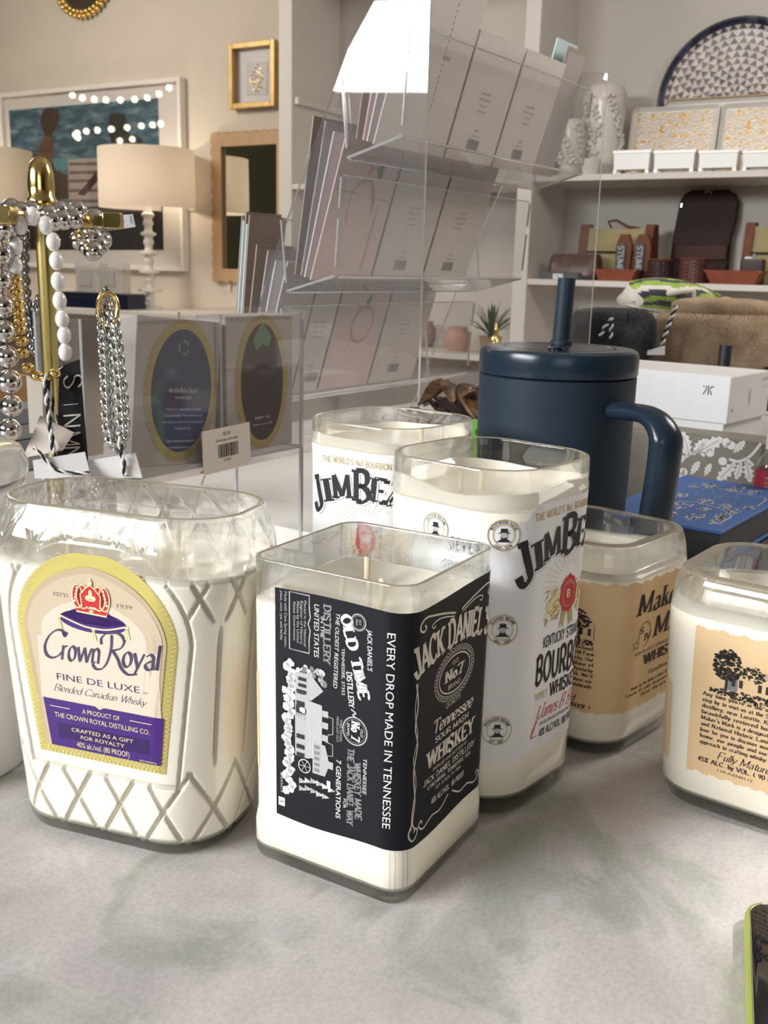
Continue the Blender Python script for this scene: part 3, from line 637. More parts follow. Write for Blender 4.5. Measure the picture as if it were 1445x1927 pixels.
script([(4.15, 1.75), (4.20, 1.0), (4.05, .20), (3.75, -.25), (3.35, -.30), (3.15, -.05), (3.3, .1)], O_, SC)
script([(3.55, 1.15), (3.55, 1.55), (3.95, 1.85), (4.6, 1.85), (4.95, 1.50), (4.8, 1.05), (4.25, .85)], O_, SC)
script([(4.30, .85), (4.65, .45), (4.95, -.10), (5.4, -.42), (5.95, -.35)], O_, SC)
low('oyal', 4.95, 2.30); k.text('TM', .0322, .0985, .0013, I_GREY, lv=5)
k.text('FINE DE LUXE', .0010, .0838, .0034, I_NAME, .0450, lv=5, rot=.01, bold=-.005); k.text('TM', .0262, .0840, .0012, I_GREY, lv=5)
k.text('Blended Canadian Whisky', .001, .0778, .0036, I_NAME, .0500, style='pen', thick=.07, thin=.03, serif=0, shear=.5, track=.03, lv=5, rot=.01)
vs = [(-.0302, .0730), (-.0272, .0490), (.0326, .0488), (.0352, .0732)]
k.raw([(vs[0][0] + (vs[3][0] - vs[0][0]) * i / 14, .0731) for i in range(15)] + [(vs[1][0] + (vs[2][0] - vs[1][0]) * i / 14, .0489) for i in range(15)], [(i, i + 15, i + 16, i + 1) for i in range(14)], I_PURP, 5)
k.poly([(-.0012, .0732), (.0038, .0732), (.0013, .0718)], I_IVORY, 6)
k.rect(-.0230, .0535, .0270, .0610, I_PURPD, 6, 12)
for t, z, h, w in (('A PRODUCT OF', .0683, .0024, .0205), ('THE CROWN ROYAL DISTILLING CO.', .0640, .0026, .0520), ('CRAFTED AS A GIFT', .0580, .0020, .0340), ('FOR ROYALTY', .0547, .0020, .0240), ('40% alc./vol. (80 PROOF)', .0503, .0029, .0290)): k.text(t, .0018, z, h, I_YEL2, w, lv=7)
k.rect(-.0265, .0692, -.0155, .0696, I_IVORY, 7); k.rect(.0175, .0692, .0290, .0696, I_IVORY, 7); k.text('302154800N2', .0262, .0495, .0010, I_YEL2, .009, lv=7)
k.done(lab)

# ---- two tall square bottles with white labels
JBP = [(0, .955, .955), (.010, .966, .966), (.05, .975, .975), (.150, .995, .995), (.1645, 1., 1.), (.1675, 1.012, 1.012), (.1705, 1.004, 1.004), (.183, 1.0, 1.0)]
JB = Shell(.0888, .0888, .028, JBP); QB = JB.P / 4
zs_jb = [.004, .01, .03, .05, .08, .11, .14, .150, .1600, .1645, .166, .1675, .169, .1705, .174, .1815]
def jb_main(k, cs):
    """the main label printed about s = cs"""
    k.text("THE WORLD'S No1 BOURBON WHISKEY", cs, .1583, .0036, I_GOLD, .0700, style='pen', thick=.2, thin=.12, serif=.03, arc=.7)
    sh_ = lambda x: -5.2 * x * x
    for dx, dz, m, lv in ((.0013, -.0010, I_GREY2, 1), (.0009, -.0007, P_WHITE, 2), (0, 0, I_BLACK, 3)):
        for ch, x, w, h, b in (('J', -.0372, .0085, .0205, -.0040), ('I', -.0290, .0042, .0145, -.0005), ('M', -.0180, .0140, .0145, .0005), ('B', -.0025, .0125, .0195, -.0012), ('E', .0090, .0100, .0145, .0006), ('A', .0200, .0115, .0145, 0.), ('M', .0338, .0150, .0165, -.0018)):
            k.text(ch, cs + x + dx, .1375 + b + sh_(x) + dz, h, m, w, style='pen', thick=.27, thin=.10, serif=.08, lv=lv, shear=0, rot=-10.4 * x * .8)
    for i in range(19):
        a = pi * (i + .5) / 19; c_, s_ = cos(a), sin(a); k.line([(cs + .012 * c_, .1165 + .013 * s_), (cs + .026 * c_, .1165 + .0205 * s_)], .00018, I_GOLD, 0)
    Rj = random.Random(4)
    for sg in (-1, 1):
        for i in range(46):
            a = Rj.uniform(-.9, .9); x = cs + sg * Rj.uniform(.007, .020); z = .1105 + Rj.uniform(-.009, .009); l_ = .0035
            k.line([(x, z), (x + sg * l_ * cos(a), z + l_ * sin(a) - .001)], Rj.choice((.0006, .0010)), Rj.choice((I_GOLD, I_YEL2)), 1)
        k.poly([(cs + sg * .008, .118), (cs + sg * .014, .117), (cs + sg * .020, .108), (cs + sg * .013, .104), (cs + sg * .008, .104)], I_YEL2, 0)
    k.poly([(cs + (.0080 + .0008 * sin(i * 1.9)) * cos(2 * pi * i / 26), .1135 + (.0100 + .0008 * sin(i * 2.3)) * sin(2 * pi * i / 26)) for i in range(26)], I_RED, 3)
    k.ring(cs, .1135, .0055, .0070, .0004, I_TAN, 4); k.text('B', cs, .1113, .0048, I_IVORY, .0034, lv=4, bold=.02); k.text('JAMES BEAM', cs, .1186, .0014, I_TAN, .010, arc=.007, lv=4)
    for sg in (-1, 1): k.poly([(cs + sg * .001, .104), (cs + sg * .005, .105), (cs + sg * .0068, .0955), (cs + sg * .0045, .0985), (cs + sg * .003, .095)], I_GOLD, 1)
    k.text('KENTUCKY STRAIGHT', cs, .0885, .0056, I_BLACK, .0420, style='pen', thick=.2, thin=.12, serif=.02); k.text('BOURBON', cs, .0695, .0150, I_BLACK, .0520, style='pen', thick=.24, thin=.14, serif=.02, track=.16)
    k.text('WHISKEY', cs + .004, .0590, .0075, I_BLACK, .0300, style='pen', thick=.22, thin=.13, serif=.02); k.text('FAMILY', cs - .0195, .0602, .0045, I_GOLD, .0120)
    k.text('James B Beam', cs + .001, .0490, .0075, I_RED, .0440, style='pen', thick=.10, thin=.04, serif=0, shear=.5, track=.02); k.line([(cs - .0195, .0565), (cs - .0215, .052), (cs - .0245, .0445), (cs - .0265, .0400), (cs - .0270, .0425), (cs - .022, .0485)], .0006, I_RED, 1, curve=True)
    k.text('NONE GENUINE WITHOUT MY SIGNATURE', cs + .002, .0450, .0017, I_BLACK, .0420, bold=.01); k.text('40% ALC/VOL (80 PROOF)', cs + .001, .0385, .0040, I_BLACK, .0400, style='pen', thick=.2, thin=.13, serif=0)
    k.rect(cs - .0262, .0400, cs - .0215, .0403, I_BLACK)
def jb_side(k, cs):
    medallion(k, cs - .0186, .1495, .0079, 'JACOB BEAM', 'EST. 1795'); medallion(k, cs + .0190, .1515, .0079, 'BOOKER NOE', '1929 - 2004')
    k.text('SEVEN', cs + .0000, .1408, .0062, I_BLACK, .0185, style='pen', thick=.18, thin=.13, serif=0, track=.28); k.text('GENERATIONS', cs, .1310, .0045, I_BLACK, .026)
    for z, a, b in ((.1030, 'DAVID BEAM', '1802 - 1854'), (.049, 'PARKER BEAM', 'EST. 1897')):
        medallion(k, cs + .0210, z, .0079, a, b)
def jb_paper(root, main, side_sg):
    """main panel about s = main, the lower-topped side panel left of it"""
    cols = []
    for q in lin(main - QB - .0265, main + .040, 90):
        d = q - main; t = min(1, max(0, (d + .0395) / .008)); t = t * t * (3 - 2 * t)
        zt = .1578 + (.1655 - .1578) * t
        e = min(1, (d + QB + .0265) / .005); zt -= .004 * (1 - sqrt(max(0, 1 - (1 - e) ** 2)))
        cols.append((q, .0315, zt))
    return paper(root, JB, cols, P_WHITE, nz=10)
jb2 = thing('bottle_candle', 'tall white-labelled bottle candle standing behind the black-labelled one, its side label reading SEVEN', 'candle', (.0557, .5254, 0), radians(49), 'candles poured in cut liquor bottles')
bottle(jb2, JB, .183, .0034, .008, .1625, M_WAX, zs=zs_jb, wicks=((.0, .006),), film=.0085, dip=.001, seed=21, wick_h=.010, low=.0045)
lab = jb_paper(jb2, .0105, -1); k = Ink(lambda u, v, l: JB.surf(u, v, l)); jb_main(k, .0115); jb_side(k, .0105 - QB + .0085 - .001); k.done(lab)
jb1 = thing('bottle_candle', 'tall white-labelled bottle candle at the back, beside the blue mug', 'candle', (.0042, .6465, 0), radians(52), 'candles poured in cut liquor bottles')
bottle(jb1, JB, .183, .0034, .008, .1675, M_WAX, zs=zs_jb, wicks=((.012, -.014),), film=.006, dip=.001, seed=22, wick_h=.010, low=.0045)
cs = -QB + .0150
lab = paper(jb1, JB, [(q, .0315, .1660) for q in lin(cs - .050, cs + .050, 50)], P_WHITE, nz=10); k = Ink(lambda u, v, l: JB.surf(u, v, l)); jb_main(k, cs); k.done(lab)

# ---- two square-shouldered bottles with torn-edge kraft labels
MMP = [(0, .90, .90), (.008, .935, .935), (.05, .965, .965), (.100, 1., 1.), (.110, .995, .995), (.119, .970, .970), (.1271, .925, .925)]
MM = Shell(.097, .097, .027, MMP); QM = MM.P / 4
zs_mm = [.004, .008, .02, .035, .05, .075, .100, .105, .110, .1145, .119, .1225, .1258]
def engraving(k, cx, z0, sc, seed=1):
    """a small engraved farmhouse among trees"""
    R = random.Random(seed)
    def dots(x0, z, rx, rz, n, r_):
        for i in range(n):
            a = R.uniform(0, 2 * pi); q = sqrt(R.random()); r1 = r_ * R.uniform(.5, 1.2)
            k.ell(cx + sc * (x0 + rx * q * cos(a)), z0 + sc * (z + rz * q * sin(a)), sc * r1, sc * r1 * .8, I_DARK, 1, 6)
    k.rect(cx - sc * 8, z0 + sc * 1.6, cx + sc * 12, z0 + sc * 6.5, I_GREY, 0)
    for x in (-7, -5, 0, 2, 4.5, 7.5, 10): k.rect(cx + sc * x, z0 + sc * 3, cx + sc * (x + .9), z0 + sc * 5.2, I_DARK, 2)
    k.poly([(cx - sc * 1, z0 + sc * 6.5), (cx + sc * 12, z0 + sc * 6.3), (cx + sc * 10, z0 + sc * 8.6), (cx + sc * 1, z0 + sc * 8.8)], I_TAN, 1)
    dots(-8.5, 8.5, 4.0, 4.4, 190, .52); dots(7, 7.8, 3.6, 3.0, 120, .45); dots(-1.5, 7.5, 3, 2.2, 80, .4)
    for x in (-8.5, 7.2): k.line([(cx + sc * x, z0 + sc * 1), (cx + sc * (x + .3), z0 + sc * 7)], sc * .7, I_DARK, 2)
    dots(0, .6, 13, 1.3, 210, .40)
def torn(a, b, za, zb, n, R):
    return [(q, za + R.uniform(-.0006, .0006) + .0006 * sin(q * 700), zb + R.uniform(-.0006, .0006) + .0006 * sin(q * 560)) for q in lin(a, b, n)]
STORY = ["Any time you're in the neighborhood,", 'stop by to visit us at the Star Hill Farm', 'distillery, near Loretto, Kentucky. Our', 'beautifully restored homeplace of', "Maker's Mark is a designated Kentucky", "and National Historic Landmark. We'd", 'love for you to discover more about our', 'home, our people and our handmade', 'approach to crafting whisky.']
def mm_story(k, cs, kx=1.):
    engraving(k, cs + .001, .0695, .00190, 3)
    for i, t in enumerate(STORY):
        k.text(t, cs - .0265 if i < 8 else cs - .0265, .0665 - i * .00335, .0021, I_DARK, (.051 if i < 8 else .036), al='L', style='pen', thick=.22, thin=.09, serif=.07)
    k.text('Fully Matured', cs - .001, .0335, .0042, I_DARK, .031, style='pen', thick=.12, thin=.05, serif=0, shear=.35, track=.02)
    k.text('45% ALC. by VOL. ( 90 PROOF )', cs - .0265, .0297, .0024, I_DARK, .051, al='L', style='pen', thick=.24, thin=.10, serif=.07); k.text('110-AZN0112', cs - .006, .0265, .0015, I_DARK, .019, rot=-.01)
def mm_front(k, cs):
    k.text("Maker's", cs - 0.0021, .0865, .0125, I_DARK, 0.0649, style='pen', thick=.2, thin=.06, serif=.09, shear=.14); k.text('Mark', cs + 0.0097, .0690, .0125, I_DARK, 0.0455, style='pen', thick=.2, thin=.06, serif=.09, shear=.14)
    k.line([(cs - 0.0242 + .0066 * cos(a), .0735 + .0075 * sin(a)) for a in [radians(200 - i * 12) for i in range(25)]], .0005, I_DARK)
    k.text('S', cs - 0.0276, .0745, .0036, I_DARK, 0.0039, style='pen', thick=.2, thin=.08); k.text('IV', cs - 0.0207, .0695, .0040, I_DARK, 0.0063, style='pen', thick=.2, thin=.08)
    st = [(cs - 0.0328 + (.0034 if i % 2 == 0 else .0015) * sin(i * pi / 5), .0685 + (.0034 if i % 2 == 0 else .0015) * cos(i * pi / 5)) for i in range(10)]; k.line(st + st[:1], .0005, I_DARK)
    k.text('KENTUCKY STRAIGHT BOURBON', cs, .0615, .0021, I_DARK, 0.0662, shear=.15); k.text('WHISKY', cs + 0.0014, .0535, .0062, I_DARK, 0.0455, style='pen', thick=.26, thin=.1, serif=.1)
    k.text('Handmade', cs, .0455, .0032, I_DARK, 0.0290, style='pen', thick=.12, thin=.06, serif=0, shear=.3)
    k.text("Made by the Maker's Mark Distillery, Inc.", cs - 0.0028, .0402, .0019, I_DARK, 0.0607, style='pen', thick=.2, thin=.1, serif=.06, shear=.1); k.text('Loretto, KY, under the personal supervision', cs - 0.0041, .0368, .0019, I_DARK, 0.0662, style='pen', thick=.2, thin=.1, serif=.06, shear=.1); k.text('750 ml  45% alc./vol.', cs - 0.0028, .0332, .0019, I_DARK, 0.0359, style='pen', thick=.2, thin=.1, serif=.06)
mms = lambda u, v, l: MM.surf(u, v, l)
mm1 = thing('bottle_candle', 'shaded square bottle candle with tan label in front of the blue mug', 'candle', (.1279, .6002, 0), radians(47), 'candles poured in cut liquor bottles')
bottle(mm1, MM, .1271, .0034, .0062, .1085, M_WAX, zs=zs_mm, rim_in=.0075, rim=.0008, wicks=((-.004, .012),), dip=.003, seed=31, climb=.004, low=.0045)
R = random.Random(9); lab = paper(mm1, MM, torn(-QM - .040, .048, .0275, .1065, 90, R), P_KRAFT, nz=8); k = Ink(mms); mm_front(k, .0080); mm_story(k, -QM + .0095); k.done(lab)
mm2 = thing('bottle_candle', 'sunlit square bottle candle with beige label cut off by the right edge', 'candle', (.2097, .5132, 0), radians(53), 'candles poured in cut liquor bottles')
bottle(mm2, MM, .1271, .0034, .0062, .1075, M_WAX, zs=zs_mm, rim_in=.0075, rim=.0008, wicks=((-.014, -.004),), dip=.003, seed=32, climb=.006, low=.0045, wick_h=.014)
R = random.Random(10); lab = paper(mm2, MM, torn(-QM - .0262, -QM + .034, .0228, .1025, 70, R), P_KRAFT, nz=8); k = Ink(mms); mm_story(k, -QM + .0068); k.done(lab)
paper(mm2, MM, [(q, .0225, .066) for q in lin(-QM - .0535, -QM - .040, 8)], P_STICK, 'sticker')
# ------------------------------------------------------------------ things on the counter behind the candles
M_ACR = sheet_mat('clear_acrylic', (.985, .982, .98), 1.2, .03, 1.47, (.8, .79, .79))
M_ACRE = mat('acrylic_edge', (.62, .62, .62), .15, 0, .6, Transmission_Weight=.55, IOR=1.3)
M_KRAFTC = noise_mat('kraft_card', [(.3, (.36, .29, .24)), (.7, (.40, .33, .28))], 40, 4, .8)
M_CARD = noise_mat('card_stock', [(.3, (.66, .60, .565)), (.7, (.70, .64, .605))], 30, 3, .75)
M_CARDW = mat('white_card', (.74, .70, .70), .7); M_PINK = noise_mat('pink_card', [(.3, (.70, .52, .49)), (.7, (.74, .59, .55))], 25, 3, .75)
M_AQUA = mat('pale_blue_card', (.60, .75, .78), .7); M_GREYC = mat('grey_card', (.42, .38, .37), .7)
M_TAGW = mat('white_tag', (.80, .78, .78), .6); M_TAGB = mat('beige_tag', (.66, .58, .50), .6)
ZU = np.array([0, 0, 1.])
# low white riser under the acrylic fixtures
PL = np.array([.0312, 1.0, 0.])
RZ_U = pi / 2 - A0      # rotation that sends local x to U
def LU(u, w, z): return PL + U * u + Wd * w + ZU * z
g = G(); g.box((0, 0, .011), (.52, .36, .022)); o = link('display_riser', g, M_WHITE, bevel=.002); o.location = tuple(LU(.17, .165, 0)); o.rotation_euler = (0, 0, RZ_U)
tag(o, 'low white riser board under the clear card rack', 'riser')
RIS = .022
# ---- three-tier clear card rack
rack = thing('card_rack', 'large clear acrylic three-tier greeting card rack', 'card rack', LU(0, 0, RIS), RZ_U)
RW = .40
SIDE = [(0, RIS), (0, .511), (.062, .517), (.092, .478), (.186, .286), (.262, .098), (.300, RIS)]
for u0 in (0, RW):
    g = G(); g.prism(SIDE, PL + U * (u0 - .0015), Wd, ZU, U * .003, 0, 1); link('side_panel', g, [M_ACR, M_ACRE], rack, world=True)
TRAY = [(.020, .493), (.027, .396), (.090, .379), (.098, .451)]
T_ = .0028
for k3 in range(3):
    dw, dz = .077 * k3, -.130 * k3
    g = G()
    for (a, b) in zip(TRAY, TRAY[1:]):
        n_ = np.array([-(b[1] - a[1]), b[0] - a[0]]); n_ = n_ / np.linalg.norm(n_) * T_ / 2
        q = [(a[0] + n_[0], a[1] + n_[1]), (b[0] + n_[0], b[1] + n_[1]), (b[0] - n_[0], b[1] - n_[1]), (a[0] - n_[0], a[1] - n_[1])]
        g.prism([(p[0] + dw, p[1] + dz) for p in q], PL + U * .002, Wd, ZU, U * (RW - .004), 0, 0)
    for p in (TRAY[0], TRAY[3]):       # polished top edges, and the fold lines
        g.tube([LU(.002, p[0] + dw, p[1] + dz + .0004), LU(RW - .002, p[0] + dw, p[1] + dz + .0004)], .0008, 6, mi=1)
    for p in TRAY[1:3]: g.tube([LU(.002, p[0] + dw, p[1] + dz - .001), LU(RW - .002, p[0] + dw, p[1] + dz - .001)], .0013, 6, mi=1)
    link('tray', g, [M_ACR, M_ACRE], rack, world=True)
    for u0 in (-.0022, RW + .0022):   # tabs of the tray standing out of the slots in the side panels
        g = G()
        for f0, f1 in ((.02, .32), (.42, .90)):
            a = (TRAY[0][0] + (TRAY[1][0] - TRAY[0][0]) * f0 + dw, TRAY[0][1] + (TRAY[1][1] - TRAY[0][1]) * f0 + dz); b = (TRAY[0][0] + (TRAY[1][0] - TRAY[0][0]) * f1 + dw, TRAY[0][1] + (TRAY[1][1] - TRAY[0][1]) * f1 + dz)
            g.tube([LU(u0, *a), LU(u0, *b)], .0015, 6)
        a, b = TRAY[1], TRAY[2]; g.tube([LU(u0, a[0] + dw, a[1] + dz), LU(u0, b[0] + dw, b[1] + dz)], .0014, 6)
        a, b = TRAY[2], TRAY[3]; g.tube([LU(u0, a[0] + (b[0] - a[0]) * .12 + dw, a[1] + (b[1] - a[1]) * .12 + dz), LU(u0, b[0] + dw, b[1] + dz)], .0015, 6)
        link('slot_tab', g, M_ACRE, rack, world=True)
# cards standing in the trays; the nearest of each row shows us its printed back
CN = np.array([.30, 0, .954])       # lean of the cards: up direction in (w, z) is (-.30, .954)
def card(u0, width, tier, dist, height, m, label, ink=None, name='greeting_card', group=None, thick=.0014, lean=.30, du=0.):
    dw, dz = .077 * tier, -.130 * tier
    upv = -lean * Wd + sqrt(1 - lean * lean) * ZU; nrm = -Wd * sqrt(1 - lean * lean) - lean * ZU      # nrm looks towards us
    O = LU(u0, .0620 + dw, .3905 + dz) - nrm * dist + upv * (dist * .15)
    t = thing(name, label, 'card', O, 0, group); Rm = Matrix((tuple(U), tuple(-nrm), tuple(upv))).transposed(); t.rotation_euler = Rm.to_euler()
    g = G(); g.box((width / 2, thick / 2, height / 2), (width, thick, height)); link('card_sheet', g, m, t)
    if ink:
        k = Ink(lambda u, v, l: (u, -l * .6, v)); ink(k, width, height); k.done(t, 'printed_back')
    return t
I_REDS = mat('faded_red_print', (.50, .10, .09), .6); I_GRYP = mat('grey_print', (.26, .24, .24), .6); I_GRN = mat('green_print', (.12, .22, .12), .6); I_ROSE = mat('rose_print', (.62, .28, .26), .6)
def bars(k, x0, y0, w, h, m=I_GRYP, seed=0):
    R = random.Random(seed); x = x0
    while x < x0 + w - .0005:
        b = R.choice((.0005, .0008, .0012)); k.rect(x, y0, min(x + b, x0 + w), y0 + h, m); x += b + R.choice((.0005, .0009))
def back_print(txt):
    def f(k, w, h):
        for i, t in enumerate(('PEN CRAFTED', 'NOTES & CARDS', 'Made in the', 'United States')): k.text(t, w * .46, h * .55 - i * .006, .0024, I_GRYP, al='C')
        k.text('$5.50', w * .48, .032, .0028, I_GRYP); k.text(txt, w * .48, .027, .0020, I_GRYP); bars(k, w * .36, .013, .024, .011)
    return f
def red_marks(k, w, h):
    for i in range(26): k.rect(w * .62, .006 + i * (h - .02) / 26, w * .62 + .0009, .006 + i * (h - .02) / 26 + .0028, I_REDS)
    k.text('FOLD', w * .66, h * .55, .004, I_REDS, rot=0); k.poly([(w * .62 - .003, h - .016), (w * .62 + .004, h - .016), (w * .62, h - .006)], I_REDS); k.text('OPEN', w * .3, h - .012, .005, I_REDS)
def flowers(k, w, h):
    R = random.Random(3)
    k.line([(.004, h * .63), (w * .45, h * .61)], .0006, I_REDS); k.line([(w * .62, h * .60), (w - .004, h * .58)], .0006, I_REDS)
    for i in range(9): k.line([(w * .5 + .022 * cos(a), h * .52 + .03 * sin(a)) for a in [radians(j * 40 + R.uniform(-20, 20)) for j in range(R.randint(3, 6))]], .0007, I_ROSE, curve=True)
    k.poly([(w * .60, h * .80), (w * .75, h * .85), (w * .72, h * .72)], I_GRN); k.poly([(w * .60, h * .80), (w * .48, h * .84), (w * .50, h * .74)], I_ROSE)
    for i in range(7): k.text('with love & joy', w * .8, h * .12 + i * .009, .003, I_ROSE, rot=pi / 2 * .9)
def orange(k, w, h):
    k.ell(w * .55, h * .52, .022, .024, I_ROSE); k.ell(w * .55, h * .52, .018, .02, M_PINK, 1); k.poly([(w * .50, h * .70), (w * .62, h * .78), (w * .58, h * .66)], I_GRN, 2)
    k.line([(w * .3, h * .3), (w * .45, h * .45), (w * .4, h * .7)], .001, I_ROSE, curve=True)
TN = ('top', 'middle', 'bottom'); CNm = ('left', 'middle', 'right')
spec = {0: [(.004, .126, .165, M_CARD, red_marks, 'with red dashes'), (.134, .100, .128, M_CARD, back_print('Thank You card'), 'with grey print'), (.238, .098, .128, M_CARD, back_print('Blank note card'), 'with grey print')],
        1: [(.004, .104, .150, M_PINK, flowers, 'with pink floral print'), (.112, .100, .150, M_CARD, back_print('Greeting card'), 'with barcode'), (.216, .100, .150, M_CARD, back_print('Greeting card'), 'with barcode')],
        2: [(.004, .058, .155, M_CARD, None, 'narrow and blank'), (.066, .044, .155, M_CARD, back_print('Note card'), 'with small print'), (.114, .098, .155, M_PINK, orange, 'with red fruit drawing'), (.216, .100, .150, M_CARD, back_print('Greeting card'), 'with barcode')]}
for tier in range(3):
    for j, (u0, w, h, m, ink, desc) in enumerate(spec[tier]):
        pos = ('left', 'second', 'third', 'right')[j] if tier == 2 else CNm[j]
        card(u0, w, tier, .0015, h, m, f'front card {desc} in the {pos} column of the {TN[tier]} rack tier', ink)
        for q in range(1, 4):
            mm = (M_KRAFTC, M_CARDW, M_GREYC)[(q + j) % 3] if not (tier == 0 and j == 0) else (M_CARDW, M_PINK, M_KRAFTC)[q - 1]
            hh = h + (.020 if (tier == 0 and j == 0 and q == 1) else (-.004, .003, .006)[q - 1])
            card(u0 - .002 * (q % 2) , w + .002, tier, .0015 + q * .0065, hh, mm, f'card behind the front one, {pos} column of the {TN[tier]} rack tier', None, name='envelope', group=f'cards behind the front one in the {pos} column of the {TN[tier]} tier', lean=.30 - .05 * q)
card(.340, .056, 0, .004, .148, M_KRAFTC, 'tall kraft card standing up at the right end of the top tier', lambda k, w, h: k.rect(.004, .004, w - .004, h - .005, M_GREYC), lean=.27)
card(.330, .056, 0, .012, .152, M_AQUA, 'mint card just behind the tall kraft card at the right end of the top tier', None, lean=.25)
for i, (dd, h, m, w_) in enumerate(((.0340, .190, M_KRAFTC, .060), (.0375, .180, M_AQUA, .052), (.0410, .192, M_KRAFTC, .058), (.0445, .182, M_AQUA, .05), (.0480, .186, M_KRAFTC, .055))):
    card(.004 + .001 * i, w_, 2, dd - .006, h, m, ('kraft' if m is M_KRAFTC else 'pale blue') + f' card in the left stack of the bottom tier, ' + ('nearest us', 'second from us', 'third from us', 'fourth from us', 'farthest from us')[i], None, lean=.10)

# ---- low clear holder with boxed card sets
HO = np.array([-.0777, .950, 0.]) - U * .252       # left near corner
hold = thing('card_holder', 'clear acrylic box holding the two oval-label card sets', 'card holder', HO, RZ_U)
HZ0, HZ1, HD = .1085, .2340, .052
def HP(u, w, z): return HO + U * u + Wd * w + ZU * z
def sheet(poly, O, A, B, T, nm, par=hold):
    g = G(); g.prism(poly, O, A, B, T, 0, 1); return link(nm, g, [M_ACR, M_ACRE], par, world=True)
sheet([(0, HZ0), (.252, HZ0), (.252, HZ1), (0, HZ1)], HO, U, ZU, Wd * .0028, 'front_panel')
sheet([(0, HZ0), (.252, HZ0), (.252, HZ1 + .003), (0, HZ1 + .003)], HO + Wd * HD, U, ZU, Wd * .0028, 'back_panel')
for u0 in (0, .1445, .2492): sheet([(.0028, HZ0), (HD, HZ0), (HD, HZ1), (.0028, HZ1)], HO + U * u0, Wd, ZU, U * .0028, 'divider')
sheet([(.0028, 0), (.2492, 0), (.2492, HD), (.0028, HD)], HO + ZU * HZ0, U, Wd, ZU * .0028, 'floor_panel')
for u0, w0 in ((.249, 0), (.215, HD), (.002, 0), (.002, HD)):
    g = G(); g.prism([(0, 0), (.003, 0), (.003, HZ0), (0, HZ0)], HP(u0, w0, 0), U, ZU, Wd * .0028); link('leg', g, M_ACRE, hold, world=True)
M_BOXG = noise_mat('grey_card_box', [(.3, (.40, .35, .325)), (.7, (.45, .40, .375))], 20, 4, .75)
I_NAVY = mat('navy_oval', (.022, .028, .085), .5); I_BRN = mat('dark_brown_oval', (.055, .035, .035), .35); I_OLD = mat('old_gold_print', (.40, .31, .11), .5); I_SIL = mat('silver_print', (.55, .54, .60), .5)
def cardbox(label, uc, w, h, d, tilt, draw):
    t = thing('card_set_box', label, 'card box', HP(uc, .006 + d / 2, HZ0 + .0045), RZ_U, 'boxed card sets in the clear holder'); t.rotation_euler = (Matrix.Rotation(RZ_U, 3, 'Z') @ Matrix.Rotation(tilt, 3, 'Y')).to_euler()
    g = G(); g.box((0, 0, h / 2), (w, d, h)); link('box', g, M_BOXG, t, bevel=.001)
    k = Ink(lambda u, v, l: (u, -d / 2 - l * .7, v)); draw(k); k.done(t, 'printed_oval'); return t
def oval_frame(k, cx, cz, rx, rz):
    for i in range(52):
        a = 2 * pi * i / 52; k.ell(cx + (rx + .0048) * cos(a), cz + (rz + .0048) * sin(a), .0030, .0030, I_OLD, 0, 10)
    k.ell(cx, cz, rx + .0045, rz + .0045, I_OLD, 1, 48); k.ell(cx, cz, rx, rz, I_NAVY, 2, 48)
def d1(k):
    cx, cz = .004, .061; oval_frame(k, cx, cz, .0335, .0500)
    k.text('wanderlust', cx + .002, .0600, .0046, I_SIL, .032, style='pen', thick=.14, thin=.07, serif=.06, lv=3, track=.3); k.text('PAPER CO.', cx + .002, .0545, .0024, I_SIL, .018, lv=3)
    for i, (t, w) in enumerate((('Made in vegetable based,', .040), ('sustainably forested and', .042), ('manufactured in Pennsylvania', .046), ('Letterpress', .018), ('', 0), ('@wanderlustpaperco', .036), ('www.wanderlustpaperco.com', .042))):
        if t: k.text(t, cx + .003, .0455 - i * .0052, .0021, I_SIL, w, lv=3)
    for a in range(3): k.line([(cx + .0055 * cos(radians(a * 120 + s_)), .096 + .0055 * sin(radians(a * 120 + s_))) for s_ in (20, 60, 100)], .0022, I_GRN, 3)
def d2(k):
    cx, cz = .002, .060; oval_frame(k, cx, cz, .0280, .0520); k.ell(cx, cz, .0275, .0515, I_BRN, 3, 48)
    k.poly([(cx - .012, .098), (cx, .1135), (cx + .012, .100), (cx + .008, .091), (cx, .094), (cx - .008, .089)], I_GRN, 4)
    k.text('paper co.', cx, .028, .003, I_SIL, .02, lv=4); k.text('made in the USA', cx, .022, .0022, I_SIL, .026, lv=4)
cardbox('grey card box with large navy oval, leaning in the left half of the clear holder', .093, .092, .119, .034, radians(5.5), d1)
cardbox('grey card box with dark brown oval, upright in the right half of the clear holder', .1990, .088, .119, .036, 0., d2)
# price card leaning on the holder
p0 = HP(.1165, -.004, .1035)
t = thing('price_card', 'small price card with barcode leaning on the clear card holder', 'price sign', p0, RZ_U); t.rotation_euler = (Matrix.Rotation(RZ_U, 3, 'Z') @ Matrix.Rotation(radians(-2), 3, 'Y')).to_euler()
g = G(); g.box((.029, .0005, .018), (.058, .001, .036)); g.box((.029, .004, -.0005), (.05, .010, .001)); link('card_sheet', g, mat('cream_card', (.68, .60, .53), .7), t)
k = Ink(lambda u, v, l: (u, -l * .7, v)); k.text('$3.50', .029, .0295, .0028, I_BLACK); k.text('Greeting card small', .029, .0245, .0024, I_BLACK, .027); bars(k, .018, .0105, .024, .0115, I_DARK, 4); k.text('2516671', .029, .0070, .0022, I_BLACK); k.done(t, 'printed_price')

